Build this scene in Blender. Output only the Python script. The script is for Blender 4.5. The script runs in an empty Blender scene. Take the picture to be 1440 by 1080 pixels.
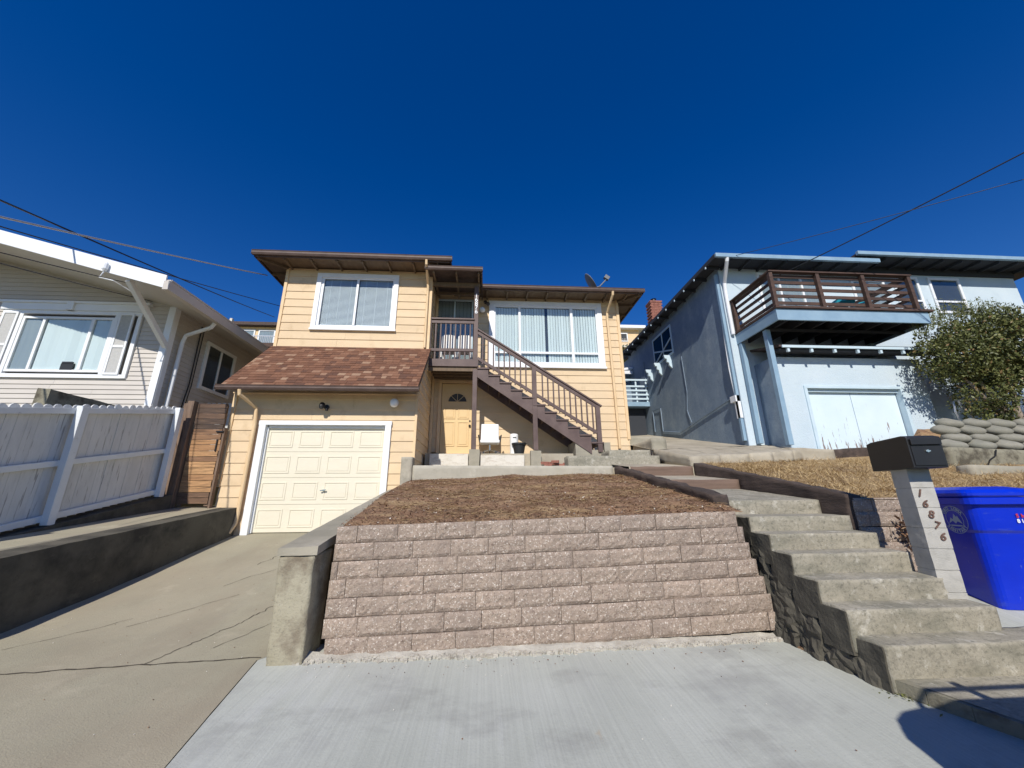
import bpy, math, random
from mathutils import Vector, Matrix, noise
R = math.radians
random.seed(7)
rnd = random.random
def ru(a, b): return a + (b-a)*random.random()
S = bpy.context.scene
COL = S.collection

# ---------------------------------------------------------------- mesh builder
class MB:
    def __init__(s): s.v = []; s.f = []; s.a = []; s.cur = 0.5
    def add(s, vs, fs, val=None):
        s.__dict__.setdefault('p',[]).append((len(s.v),len(vs),len(s.f),len(fs)))
        n = len(s.v); s.v += [tuple(p) for p in vs]
        s.f += [tuple(i+n for i in f) for f in fs]
        s.a += [s.cur if val is None else val]*len(fs)
    def hexa(s, c, val=None):   # c: 8 corners, bottom ring ccw from above then top ring
        s.add(c, [(3,2,1,0),(4,5,6,7),(0,1,5,4),(1,2,6,5),(2,3,7,6),(3,0,4,7)], val)
    def box(s, x0, x1, y0, y1, z0, z1, val=None):
        if x1<x0: x0,x1=x1,x0
        if y1<y0: y0,y1=y1,y0
        if z1<z0: z0,z1=z1,z0
        s.hexa([(x0,y0,z0),(x1,y0,z0),(x1,y1,z0),(x0,y1,z0),(x0,y0,z1),(x1,y0,z1),(x1,y1,z1),(x0,y1,z1)], val)
    def obox(s, c, size, M=None, val=None):
        h = [d/2 for d in size]
        pts = [Vector((sx*h[0], sy*h[1], sz*h[2])) for sz in (-1,1) for sx,sy in ((-1,-1),(1,-1),(1,1),(-1,1))]
        if M is not None: pts = [M @ p for p in pts]
        s.hexa([p+Vector(c) for p in pts], val)
    def bar(s, p, q, w, h, up=(0,0,1), val=None):   # beam from p to q, width w (sideways), height h
        p = Vector(p); q = Vector(q); d = (q-p); L = d.length; d.normalize()
        u = Vector(up); sd = d.cross(u)
        if sd.length < 1e-4: sd = d.cross(Vector((0,1,0)))
        sd.normalize(); u = sd.cross(d)
        c = []
        for e in (p, q):
            c.append([e + sd*a*w/2 + u*b*h/2 for a,b in ((-1,-1),(1,-1),(1,1),(-1,1))])
        s.add(c[0]+c[1], [(0,1,2,3),(7,6,5,4),(0,4,5,1),(1,5,6,2),(2,6,7,3),(3,7,4,0)], val)
    def tube(s, pts, r, n=8, cap=True, val=None):
        pts = [Vector(p) for p in pts]; k = len(pts)
        rr = r if isinstance(r,(list,tuple)) else [r]*k
        vs=[]; fs=[]; prev=None
        for i,p in enumerate(pts):
            d = (pts[min(i+1,k-1)]-pts[max(i-1,0)]); d.normalize()
            a = prev if prev is not None else (Vector((0,0,1)) if abs(d.z)<.9 else Vector((1,0,0)))
            x = a - d*a.dot(d)
            if x.length < 1e-5: x = Vector((1,0,0)) - d*d.x
            x.normalize(); prev = x; y = d.cross(x)
            for j in range(n):
                t = 2*math.pi*j/n; vs.append(p + (x*math.cos(t)+y*math.sin(t))*rr[i])
        for i in range(k-1):
            for j in range(n):
                a=i*n+j; b=i*n+(j+1)%n; fs.append((a,b,b+n,a+n))
        if cap: fs.append(tuple(range(n-1,-1,-1))); fs.append(tuple((k-1)*n+j for j in range(n)))
        s.add(vs, fs, val)
    def lathe(s, prof, c, n=20, M=None, val=None):  # prof [(r,z)]
        vs=[]; fs=[]
        for r,z in prof:
            for j in range(n):
                t=2*math.pi*j/n; p=Vector((r*math.cos(t), r*math.sin(t), z))
                if M is not None: p = M @ p
                vs.append(p+Vector(c))
        for i in range(len(prof)-1):
            for j in range(n):
                a=i*n+j; b=i*n+(j+1)%n; fs.append((a,b,b+n,a+n))
        fs.append(tuple(range(n-1,-1,-1))); fs.append(tuple((len(prof)-1)*n+j for j in range(n)))
        s.add(vs, fs, val)
    def prism(s, poly, axis, a, b, val=None):  # poly: 2d points in remaining axes order
        def P(u,w,t): return {'x':(t,u,w),'y':(u,t,w),'z':(u,w,t)}[axis]
        n=len(poly); vs=[P(u,w,a) for u,w in poly]+[P(u,w,b) for u,w in poly]
        fs=[tuple(range(n)), tuple(range(2*n-1,n-1,-1))]+[(i,i+n,(i+1)%n+n,(i+1)%n) for i in range(n)]
        s.add(vs, fs, val)
    def rough(s, c, res=.06, amp=.01, freq=4., val=None, seed=0, fine=.3):  # noisy hexahedron, trilinear, welded by position
        c=[Vector(p) for p in c]
        def tri(u,v,w):
            b=(c[0]*(1-u)+c[1]*u)*(1-v)+(c[3]*(1-u)+c[2]*u)*v
            t=(c[4]*(1-u)+c[5]*u)*(1-v)+(c[7]*(1-u)+c[6]*u)*v
            return b*(1-w)+t*w
        nu=max(1,min(90,int(max((c[1]-c[0]).length,(c[5]-c[4]).length)/res)))
        nv=max(1,min(90,int(max((c[3]-c[0]).length,(c[2]-c[1]).length)/res)))
        nw=max(1,min(60,int((c[4]-c[0]).length/res)))
        idx={}; vs=[]
        cen=sum(c,Vector())/8
        def V(i,j,k):
            key=(i,j,k)
            if key not in idx:
                p=tri(i/nu,j/nv,k/nw); q=p+Vector((seed*3.1,seed*1.7,0))
                d=noise.noise_vector(q*freq)*amp+noise.noise_vector(q*freq*4)*amp*fine
                # soften edges: count of extreme coords
                ex=(i in(0,nu))+(j in(0,nv))+(k in(0,nw))
                if ex>=2: d+= (cen-p).normalized()*amp*.5*(1 if ex==2 else 1.5)*(.5+abs(noise.noise(q*freq*2.3)))
                idx[key]=len(vs); vs.append(p+d)
            return idx[key]
        fs=[]
        for i in range(nu):
            for j in range(nv):
                fs.append((V(i,j,0),V(i,j+1,0),V(i+1,j+1,0),V(i+1,j,0)))
                fs.append((V(i,j,nw),V(i+1,j,nw),V(i+1,j+1,nw),V(i,j+1,nw)))
        for i in range(nu):
            for k in range(nw):
                fs.append((V(i,0,k),V(i+1,0,k),V(i+1,0,k+1),V(i,0,k+1)))
                fs.append((V(i,nv,k),V(i,nv,k+1),V(i+1,nv,k+1),V(i+1,nv,k)))
        for j in range(nv):
            for k in range(nw):
                fs.append((V(0,j,k),V(0,j,k+1),V(0,j+1,k+1),V(0,j+1,k)))
                fs.append((V(nu,j,k),V(nu,j+1,k),V(nu,j+1,k+1),V(nu,j,k+1)))
        s.add(vs, fs, val)
    def rbox(s,x0,x1,y0,y1,z0,z1,**k):
        s.rough([(x0,y0,z0),(x1,y0,z0),(x1,y1,z0),(x0,y1,z0),(x0,y0,z1),(x1,y0,z1),(x1,y1,z1),(x0,y1,z1)],**k)

def world_base(o):
    t=Vector(); 
    while o is not None: t+=o.location; o=o.parent
    return t
def build(name, mb, mat, parent=None, base=None, smooth=False, bev=0, rz=0):
    """mb verts are in world coordinates (or in the local frame of a rotated thing made at the origin)"""
    me=bpy.data.meshes.new(name)
    b=world_base(parent) if parent is not None else Vector(base or (0,0,0))
    me.from_pydata([(p[0]-b.x,p[1]-b.y,p[2]-b.z) for p in mb.v],[],mb.f)
    at=me.attributes.new('val','FLOAT','FACE'); at.data.foreach_set('value',mb.a)
    if smooth: me.polygons.foreach_set('use_smooth',[True]*len(me.polygons))
    me.validate(); me.update()
    if mat: me.materials.append(mat)
    o=bpy.data.objects.new(name,me); COL.objects.link(o)
    if parent is not None: o.parent=parent
    else: o.location=b
    if bev:
        m=o.modifiers.new('bevel','BEVEL'); m.width=bev; m.segments=2; m.limit_method='ANGLE'; m.angle_limit=R(50)
    return o
def build_each(name, mb, mat, parent, **k):
    r=None
    for v0,nv,f0,nf in mb.p:
        q=MB(); q.v=mb.v[v0:v0+nv]; q.f=[tuple(i-v0 for i in f) for f in mb.f[f0:f0+nf]]; q.a=mb.a[f0:f0+nf]
        r=build(name,q,mat,parent,**k)
    return r
def tag(o,label,cat,group=None):
    o['label']=label; o['category']=cat
    if group: o['group']=group
    return o
def thing(name,label,cat,loc,group=None):
    o=bpy.data.objects.new(name,None); o.location=loc; COL.objects.link(o); o.empty_display_size=.2
    return tag(o,label,cat,group)
def struct(o,kind='structure'): o['kind']=kind; return o
def copy_tree(o,parent=None):
    c=o.copy(); COL.objects.link(c)
    if parent is not None: c.parent=parent
    for ch in [k for k in bpy.data.objects if k.parent==o and k is not c]: copy_tree(ch,c)
    return c
def text_mesh(txt,size,ext=.004):
    cu=bpy.data.curves.new('txt','FONT'); cu.body=txt; cu.size=size; cu.extrude=ext; cu.align_x='CENTER'; cu.align_y='CENTER'; cu.offset=.0015
    o=bpy.data.objects.new('txt',cu); COL.objects.link(o)
    dg=bpy.context.evaluated_depsgraph_get(); me=bpy.data.meshes.new_from_object(o.evaluated_get(dg))
    vs=[v.co.copy() for v in me.vertices]; fs=[tuple(p.vertices) for p in me.polygons]
    bpy.data.objects.remove(o); bpy.data.curves.remove(cu); bpy.data.meshes.remove(me)
    return vs,fs

# ---------------------------------------------------------------- materials
def nd(nt,t,**k):
    n=nt.nodes.new(t)
    for a,b in k.items():
        if a.startswith('i_'): n.inputs[a[2:].replace('_',' ')].default_value=b
        else: setattr(n,a,b)
    return n
def ramp(nt,src,stops):
    r=nt.nodes.new('ShaderNodeValToRGB'); e=r.color_ramp.elements
    while len(e)<len(stops): e.new(.5)
    for i,(p,c) in enumerate(stops):
        e[i].position=p; e[i].color=(c,c,c,1) if isinstance(c,(int,float)) else (*c,1)
    nt.links.new(src,r.inputs[0]); return r
def mixc(nt,fac,a,b,mode='MIX'):
    m=nt.nodes.new('ShaderNodeMix'); m.data_type='RGBA'; m.blend_type=mode
    for inp,v in ((m.inputs[0],fac),(m.inputs[6],a),(m.inputs[7],b)):
        if isinstance(v,bpy.types.NodeSocket): nt.links.new(v,inp)
        elif isinstance(v,(int,float)): inp.default_value=v
        else: inp.default_value=(*v,1)
    return m.outputs[2]
def mat(name,col,rough=.8,col2=None,scale=3.,layers=(),bump=0.,bscale=40.,stretch=(1,1,1),metal=0.,valcols=None,bdetail=4,spec=.5,coat=0,valmul=None):
    """col/col2 mixed by low-frequency noise; layers: (colour, scale, lo, hi, amount, stretch) blotches; valcols: ramp over the per-face attribute"""
    m=bpy.data.materials.new(name); m.use_nodes=True; nt=m.node_tree; L=nt.links
    bs=nt.nodes['Principled BSDF']; bs.inputs['Roughness'].default_value=rough; bs.inputs['Metallic'].default_value=metal
    bs.inputs['Specular IOR Level'].default_value=spec; bs.inputs['Coat Weight'].default_value=coat
    tc=nd(nt,'ShaderNodeTexCoord'); 
    def mapped(st):
        mp=nd(nt,'ShaderNodeMapping'); mp.inputs['Scale'].default_value=st; L.new(tc.outputs['Object'],mp.inputs[0]); return mp.outputs[0]
    v=mapped(stretch)
    n1=nd(nt,'ShaderNodeTexNoise',i_Scale=scale,i_Detail=6.,i_Roughness=.6); L.new(v,n1.inputs[0])
    if valcols:
        at=nd(nt,'ShaderNodeAttribute',attribute_name='val'); r=ramp(nt,at.outputs['Fac'],valcols); c=r.outputs[0]
        if col2 is not None: 
            r2=ramp(nt,n1.outputs[0],[(.3,col2),(.7,1.)]); c=mixc(nt,1.,c,r2.outputs[0],'MULTIPLY')
    else:
        c=ramp(nt,n1.outputs[0],[(.35,col),(.65,col2 or col)]).outputs[0]
    for lay in layers:
        lc,sc,lo,hi,am=lay[:5]; st=lay[5] if len(lay)>5 else (1,1,1)
        n=nd(nt,'ShaderNodeTexNoise',i_Scale=sc,i_Detail=5.,i_Roughness=.65); L.new(mapped(st),n.inputs[0])
        r=ramp(nt,n.outputs[0],[(lo,0.),(hi,am)]); c=mixc(nt,r.outputs[0],c,lc)
    if valmul:
        at=nd(nt,'ShaderNodeAttribute',attribute_name='val'); c=mixc(nt,1.,c,ramp(nt,at.outputs['Fac'],[(0,valmul[0]),(1,valmul[1])]).outputs[0],'MULTIPLY')
    L.new(c,bs.inputs['Base Color'])
    if bump:
        nb=nd(nt,'ShaderNodeTexNoise',i_Scale=bscale,i_Detail=float(bdetail),i_Roughness=.6); L.new(v,nb.inputs[0])
        b=nd(nt,'ShaderNodeBump',i_Strength=bump,i_Distance=.01); L.new(nb.outputs[0],b.inputs['Height']); L.new(b.outputs[0],bs.inputs['Normal'])
    return m
def glassmat(name,tint=(.92,.95,.95),ior=1.5,boost=.05,gr=.8):
    m=bpy.data.materials.new(name); m.use_nodes=True; nt=m.node_tree; nt.nodes.remove(nt.nodes['Principled BSDF'])
    out=nt.nodes['Material Output']; t=nd(nt,'ShaderNodeBsdfTransparent'); t.inputs[0].default_value=(*tint,1)
    g=nd(nt,'ShaderNodeBsdfGlossy',i_Roughness=.02); g.inputs[0].default_value=(.9,.95,1,1)
    f=nd(nt,'ShaderNodeLayerWeight',i_Blend=.5); pw=nd(nt,'ShaderNodeMath',operation='POWER'); pw.inputs[1].default_value=4.; nt.links.new(f.outputs['Facing'],pw.inputs[0])
    a=nd(nt,'ShaderNodeMath',operation='MULTIPLY_ADD'); a.inputs[1].default_value=gr; a.inputs[2].default_value=boost; nt.links.new(pw.outputs[0],a.inputs[0]); mx=nd(nt,'ShaderNodeMixShader'); nt.links.new(a.outputs[0],mx.inputs[0])
    nt.links.new(t.outputs[0],mx.inputs[1]); nt.links.new(g.outputs[0],mx.inputs[2]); nt.links.new(mx.outputs[0],out.inputs[0])
    return m

YEL=mat('yellow_paint',(.69,.525,.33),.75,(.74,.57,.365),1.6,valmul=(.93,1.0),layers=[((.50,.36,.20),3.,.56,.74,.5,(1,1,.7)),((.42,.30,.18),30.,.64,.72,.5),((.80,.60,.36),14.,.62,.8,.35,(.3,.3,2))],bump=.25,bscale=60,stretch=(1,1,3))
YELT=mat('yellow_trim',(.77,.57,.34),.6,(.70,.50,.28),3.,layers=[((.5,.33,.16),18.,.62,.8,.4)],bump=.1)
YDOOR=mat('yellow_door',(.74,.54,.28),.5,(.70,.50,.25),2.,bump=.05)
CREAM=mat('cream_door',(.76,.705,.56),.45,(.73,.675,.53),1.2,layers=[((.62,.55,.40),2.5,.6,.9,.25,(1,1,.6))],bump=.06,bscale=140,stretch=(1,1,4))
WHITE=mat('white_paint',(.82,.84,.86),.5,(.76,.78,.80),3.,layers=[((.5,.48,.45),9.,.66,.8,.5)],bump=.08)
VINYL=mat('white_vinyl',(.84,.86,.88),.35,(.80,.82,.84),2.)
BROWN=mat('brown_trim',(.085,.055,.045),.6,(.12,.08,.066),5.,layers=[((.20,.15,.12),22.,.6,.8,.4,(1,1,1))],bump=.2,bscale=50)
BROWNR=mat('brown_railing',(.092,.058,.052),.6,(.13,.088,.078),4.,layers=[((.22,.16,.13),25.,.62,.8,.4)],bump=.2,bscale=60)
SOFF=mat('soffit_brown',(.19,.135,.085),.8,(.14,.10,.065),3.,bump=.2,stretch=(4,1,1))
CONCW=mat('stained_shaded_concrete',(.075,.068,.052),.95,(.115,.105,.08),1.1,layers=[((.03,.028,.023),1.8,.44,.66,.85),((.20,.18,.135),2.6,.60,.8,.5,(1,1,2)),((.02,.019,.015),9.,.6,.75,.6)],bump=.8,bscale=35,bdetail=8)  # stained concrete; on the step sides its dark tone also stands for shade
ROOF=mat('roof_dark',(.10,.07,.06),.9,(.06,.045,.04),6.,bump=.4)
SHING=mat('shingle',(.3,.1,.06),.92,.72,30.,bump=.7,bscale=160,valcols=[(0,(.115,.055,.036)),(.35,(.185,.083,.046)),(.6,(.24,.112,.062)),(.85,(.29,.15,.09)),(1,(.38,.24,.155))])
CONC=mat('old_concrete',(.26,.24,.185),.92,(.42,.38,.30),1.3,layers=[((.16,.15,.12),2.6,.5,.75,.7),((.55,.52,.44),5.,.62,.8,.5),((.12,.115,.09),11.,.62,.8,.5)],bump=.6,bscale=45,bdetail=8)
CONCD=mat('mossy_concrete',(.20,.185,.135),.95,(.29,.27,.20),1.6,layers=[((.06,.05,.035),3.2,.46,.60,.85),((.36,.33,.25),3.2,.58,.8,.6,(1,1,2)),((.04,.038,.03),9.,.6,.75,.6)],bump=.8,bscale=35,bdetail=8)
PIERM=mat('pier_concrete',(.30,.27,.19),.94,(.40,.365,.27),2.5,layers=[((.13,.095,.065),2.2,.50,.66,.75),((.50,.47,.38),5.,.58,.72,.6),((.14,.13,.10),40.,.56,.68,.6)],bump=.9,bscale=50,bdetail=8)
STEP=mat('step_concrete',(.29,.265,.205),.93,(.365,.335,.265),3.2,layers=[((.17,.165,.125),2.4,.47,.64,.65,(.8,1,2.2)),((.60,.575,.50),7.,.57,.70,.6,(1.3,1,1)),((.15,.14,.11),24.,.5,.68,.6),((.08,.08,.06),34.,.56,.66,.5),((.13,.13,.10),16.,.6,.75,.45)],bump=.55,bscale=60,bdetail=8)
DRIVE=mat('driveway_concrete',(.31,.285,.205),.93,(.375,.345,.25),.9,layers=[((.17,.15,.11),95.,.56,.66,.55),((.27,.235,.17),1.3,.5,.68,.6,(1,.35,1)),((.36,.30,.215),.55,.45,.75,.6,(1,.5,1)),((.30,.27,.21),2.2,.58,.8,.55,(1.6,.5,1)),((.60,.53,.40),1.7,.6,.8,.35),((.22,.19,.145),28.,.62,.72,.5)],bump=.5,bscale=90,bdetail=8)
CURBM=mat('curb_concrete',(.36,.335,.27),.93,(.44,.41,.335),1.6,layers=[((.62,.58,.50),3.3,.6,.75,.6),((.2,.185,.15),4.,.55,.8,.5)],bump=.5,bscale=45,bdetail=8)
PAD=mat('slab_concrete',(.33,.29,.22),.93,(.43,.385,.30),1.2,layers=[((.19,.165,.125),1.9,.5,.75,.6),((.13,.12,.09),15.,.62,.76,.5)],bump=.5,bscale=45,bdetail=8)
BLOCK=mat('split_block',(.34,.25,.21),.95,.66,30.,layers=[((.72,.66,.58),62.,.585,.62,.85),((.13,.085,.065),48.,.57,.63,.7),((.24,.19,.155),3.2,.48,.7,.6),((.20,.15,.12),11.,.55,.7,.5)],bump=1.,bscale=70,bdetail=10,valcols=[(0,(.375,.295,.235)),(.5,(.405,.318,.25)),(1,(.435,.338,.265))])
BLOCKG=mat('grey_block',(.40,.39,.355),.9,(.50,.485,.44),5.,layers=[((.28,.27,.24),9.,.55,.75,.5)],bump=.6,bscale=120,bdetail=8)
SACK=mat('lobe_stone',(.21,.205,.165),.95,(.29,.275,.225),3.,layers=[((.17,.16,.13),8.,.5,.75,.6)],bump=.7,bscale=70)
TIMB=mat('old_timber',(.045,.032,.026),.9,(.095,.068,.055),2.2,layers=[((.02,.015,.012),7.,.5,.7,.7,(1,.15,3)),((.17,.13,.10),9.,.62,.75,.5,(1,.15,3))],bump=.9,bscale=30,stretch=(3,.35,3),bdetail=8)
TIMBR=mat('riser_timber',(.13,.085,.062),.9,(.20,.135,.10),2.5,layers=[((.06,.04,.03),9.,.55,.75,.6,(.2,1,3))],bump=.8,bscale=30,stretch=(.4,1,4),bdetail=8)
SOIL=mat('bark_soil',(.20,.11,.06),1.,(.29,.175,.095),2.5,layers=[((.44,.31,.16),1.3,.52,.66,.7,(.6,1.6,1)),((.13,.065,.04),2.2,.52,.64,.7),((.06,.035,.022),11.,.54,.66,.8),((.50,.38,.22),26.,.57,.66,.7)],bump=1.,bscale=60,bdetail=10)
DRYG=mat('dry_grass_soil',(.30,.205,.10),1.,(.40,.29,.15),2.5,layers=[((.15,.09,.05),2.2,.5,.66,.8)],bump=1.,bscale=70,bdetail=10)
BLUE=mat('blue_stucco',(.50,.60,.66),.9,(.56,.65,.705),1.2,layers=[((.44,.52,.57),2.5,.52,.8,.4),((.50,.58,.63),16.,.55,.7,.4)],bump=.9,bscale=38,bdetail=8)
BLUEM=mat('blue_stucco_shaded',(.165,.225,.30),.9,(.22,.285,.355),1.3,layers=[((.34,.40,.44),2.6,.50,.72,.55,(1,1,.5)),((.11,.15,.21),9.,.5,.75,.5)],bump=1.,bscale=30,bdetail=8)  # same paint as BLUE, darkened: shade of side and rear walls in the colour
BLUET=mat('blue_trim',(.22,.34,.45),.6,(.27,.40,.51),3.,layers=[((.2,.3,.38),16.,.6,.8,.4)],bump=.15)
BLUEL=mat('light_blue_trim',(.50,.63,.70),.6,(.56,.68,.75),3.,layers=[((.35,.42,.45),14.,.6,.8,.4)],bump=.15)
BDOOR=mat('peeling_blue_door',(.60,.72,.78),.7,(.66,.77,.83),1.2,layers=[((.17,.085,.05),2.6,.66,.68,.9,(3.2,3.2,.42)),((.42,.40,.38),5.,.66,.70,.6,(3.5,3.5,.35))],bump=.2)
REDW=mat('deck_brown',(.05,.028,.02),.75,(.09,.05,.036),3.,layers=[((.28,.19,.14),16.,.62,.75,.5)],bump=.4,bscale=30,stretch=(1,1,4))
DARK=mat('dark_void',(.012,.013,.016),.95)
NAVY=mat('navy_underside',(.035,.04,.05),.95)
SIDG=mat('beige_siding',(.55,.51,.465),.6,(.59,.55,.50),1.3,valmul=(.95,1.0),bump=.06)
PICK=mat('picket_white',(.60,.60,.58),.8,(.68,.68,.66),1.5,layers=[((.24,.22,.20),5.,.60,.64,.7,(3,5,.35)),((.42,.43,.43),6.,.5,.8,.5,(2,2,.5))],bump=.4,bscale=40,stretch=(3,3,.6))
PWHITE=mat('picket_post_white',(.66,.69,.71),.7,(.74,.76,.77),2.,layers=[((.34,.33,.32),9.,.63,.72,.5)],bump=.2)
GATE=mat('weathered_gate',(.3,.15,.07),.85,.45,9.,layers=[((.05,.03,.02),6.,.52,.7,.75,(.25,1,4)),((.50,.30,.15),9.,.62,.75,.5,(.3,1,5))],bump=.8,bscale=30,stretch=(.35,1,5),bdetail=8,valcols=[(0,(.11,.075,.055)),(.4,(.30,.17,.10)),(.7,(.55,.30,.14)),(1,(.66,.39,.19))])
GPOST=mat('gate_post_wood',(.15,.10,.07),.9,(.25,.17,.12),4.,layers=[((.05,.035,.03),9.,.5,.7,.7,(3,3,.3))],bump=.8,bscale=30,stretch=(5,5,.4))
BIN=mat('blue_plastic',(.0,.022,.50),.36,(.0,.028,.58),2.,layers=[((.06,.10,.42),7.,.60,.70,.35,(1,1,3)),((.12,.16,.45),40.,.66,.70,.5,(1,1,.3))],bump=.12,bscale=160,spec=.5)
BLACK=mat('black_metal',(.012,.012,.013),.42,(.017,.017,.018),3.,bump=.1,bscale=120)
BLACKP=mat('black_plastic',(.02,.022,.024),.5)
GREYM=mat('grey_metal',(.45,.46,.47),.4,metal=.6)
STEEL=mat('steel',(.7,.7,.7),.25,metal=1.)
LEATH=mat('white_leather',(.82,.82,.80),.5,bump=.1,bscale=20)
GLOBE=mat('lamp_globe_glass',(.86,.86,.84),.25)
BLIND=mat('blind_white',(.84,.88,.87),.7,(.80,.85,.84),.7,stretch=(1,1,.2))
SLAT=mat('blind_slat_grey',(.78,.80,.82),.6)
CURT=mat('curtain_grey',(.30,.33,.35),.9,(.36,.39,.40),2.,stretch=(6,6,.4))
SCREEN=mat('dark_interior',(.045,.05,.055),.9,(.07,.075,.08),1.)
GLASS=glassmat('window_glass'); GLASSD=glassmat('dark_window_glass',(.45,.5,.52),1.5,.0,.25)
BRICK=mat('brick',(.22,.085,.06),.9,(.33,.14,.10),9.,layers=[((.5,.4,.33),30.,.6,.7,.6)],bump=.8)
PLANK=mat('peeled_white_board',(.62,.58,.50),.9,(.70,.66,.58),2.,layers=[((.40,.33,.25),4.,.52,.7,.7,(1,1,3)),((.45,.14,.09),3.,.62,.68,.7,(1,1,2))],bump=.6)
CHAL=mat('concrete_crumble',(.40,.375,.32),.95,(.52,.49,.42),8.,layers=[((.34,.29,.23),14.,.5,.7,.6)],bump=1.,bscale=70,bdetail=8)
ASPH=mat('asphalt',(.045,.045,.047),.95,(.06,.06,.06),4.,bump=.6,bscale=120)
HILL=mat('dry_hill',(.20,.16,.085),1.,(.13,.13,.06),.3,layers=[((.05,.07,.025),.6,.55,.7,.8)],bump=.5,bscale=8)
CRACK=mat('crack_dark',(.07,.058,.042),1.)
LEAF=mat('leaf_green',(.06,.08,.02),.5,.75,6.,valcols=[(0,(.045,.055,.018)),(.45,(.105,.12,.035)),(.8,(.19,.20,.065)),(1,(.26,.17,.075))],spec=.3)
BARKM=mat('bush_bark',(.20,.16,.12),.95,(.30,.25,.20),8.,bump=.8,bscale=40,stretch=(3,3,.6))
CHIP=mat('bark_chip',(.2,.1,.05),.95,valcols=[(0,(.08,.042,.027)),(.3,(.20,.105,.06)),(.7,(.34,.20,.11)),(.9,(.52,.37,.20)),(1,(.76,.72,.64))])
STRAW=mat('straw_blade',(.5,.35,.15),.9,valcols=[(0,(.20,.12,.055)),(.4,(.42,.29,.13)),(1,(.66,.50,.26))])
TEAL=mat('teal_plastic',(.02,.32,.42),.4)
SHUT=mat('shutter_grey',(.50,.50,.49),.8,(.44,.44,.43),20.,layers=[((.36,.36,.35),60.,.5,.7,.5)])
CAR=mat('car_paint',(.05,.06,.08),.25,metal=.3,coat=1); TYRE=mat('tyre_rubber',(.02,.02,.02),.8)
# apron: broom-finished concrete with fine ridges and soft stains
APRON=mat('new_concrete',(.40,.415,.365),.9,(.465,.48,.43),.8,layers=[((.27,.27,.245),1.6,.54,.66,.45,(.8,1.2,1)),((.25,.24,.22),85.,.58,.68,.35),((.43,.31,.18),1.9,.66,.70,.5,(1,.6,1)),((.40,.405,.385),1.3,.5,.8,.55,(1,.5,1)),((.56,.57,.56),1.1,.58,.8,.5,(1.5,.4,1)),((.29,.29,.275),.75,.56,.70,.55,(1,1.3,1)),((.42,.41,.39),50.,.6,.75,.35)],bump=.25,bscale=60)
def add_broom(m,angle=0.0):
    nt=m.node_tree; L=nt.links; bs=nt.nodes['Principled BSDF']; tc=[n for n in nt.nodes if n.type=='TEX_COORD'][0]
    mp=nd(nt,'ShaderNodeMapping'); mp.inputs['Rotation'].default_value=(0,0,angle); mp.inputs['Scale'].default_value=(55,.8,1); L.new(tc.outputs['Object'],mp.inputs[0])
    n=nd(nt,'ShaderNodeTexNoise',i_Scale=1.,i_Detail=3.); L.new(mp.outputs[0],n.inputs[0])
    b=nd(nt,'ShaderNodeBump',i_Strength=.5,i_Distance=.005); L.new(n.outputs[0],b.inputs['Height'])
    old=bs.inputs['Normal'].links[0].from_socket; L.new(old,b.inputs['Normal']); L.new(b.outputs[0],bs.inputs['Normal'])
    c=bs.inputs['Base Color'].links[0].from_socket; r=ramp(nt,n.outputs[0],[(.35,.94),(.65,1.03)])
    L.new(mixc(nt,1.,c,r.outputs[0],'MULTIPLY'),bs.inputs['Base Color'])
add_broom(APRON,.02)

# ---------------------------------------------------------------- sky, sun, camera
W=bpy.data.worlds.new('World'); S.world=W; W.use_nodes=True
nt=W.node_tree; bg=nt.nodes['Background']
sky=nt.nodes.new('ShaderNodeTexSky'); sky.sky_type='NISHITA'; sky.sun_disc=False
ELEV=R(38.5); AZ=R(11)
sky.sun_elevation=ELEV; sky.sun_rotation=math.pi+AZ; sky.altitude=300; sky.air_density=1.0; sky.dust_density=.0; sky.ozone_density=2.5
hs=nt.nodes.new('ShaderNodeHueSaturation'); hs.inputs['Hue'].default_value=.518; hs.inputs['Saturation'].default_value=1.42; hs.inputs['Value'].default_value=1.52
nt.links.new(sky.outputs[0],hs.inputs['Color']); nt.links.new(hs.outputs[0],bg.inputs[0]); bg.inputs[1].default_value=.072
sd=Vector((-math.sin(AZ)*math.cos(ELEV),-math.cos(AZ)*math.cos(ELEV),math.sin(ELEV)))
sl=bpy.data.lights.new('sun','SUN'); sl.energy=4.7; sl.angle=R(.53); sl.color=(1,.945,.86)
so=bpy.data.objects.new('sun',sl); so.rotation_euler=sd.to_track_quat('Z','Y').to_euler(); so.location=(-5,-20,25); COL.objects.link(so)
cam=bpy.data.cameras.new('camera'); cam.sensor_width=36; cam.lens=545/1440*36; cam.clip_end=3000; cam.clip_start=.05
co=bpy.data.objects.new('camera',cam); COL.objects.link(co); S.camera=co
p,yaw,roll=R(16.48),R(4.0),R(.45)
fw=Vector((math.sin(yaw)*math.cos(p),math.cos(yaw)*math.cos(p),math.sin(p)))
r0=Vector((math.cos(yaw),-math.sin(yaw),0)); u0=r0.cross(fw)
up=u0*math.cos(roll)+r0*math.sin(roll); rt=r0*math.cos(roll)-u0*math.sin(roll)
co.matrix_world=Matrix(((rt.x,up.x,-fw.x,0),(rt.y,up.y,-fw.y,0),(rt.z,up.z,-fw.z,1.6),(0,0,0,1)))
S.view_settings.view_transform='Standard'; S.view_settings.look='None'; S.view_settings.exposure=0; S.view_settings.gamma=1

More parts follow.
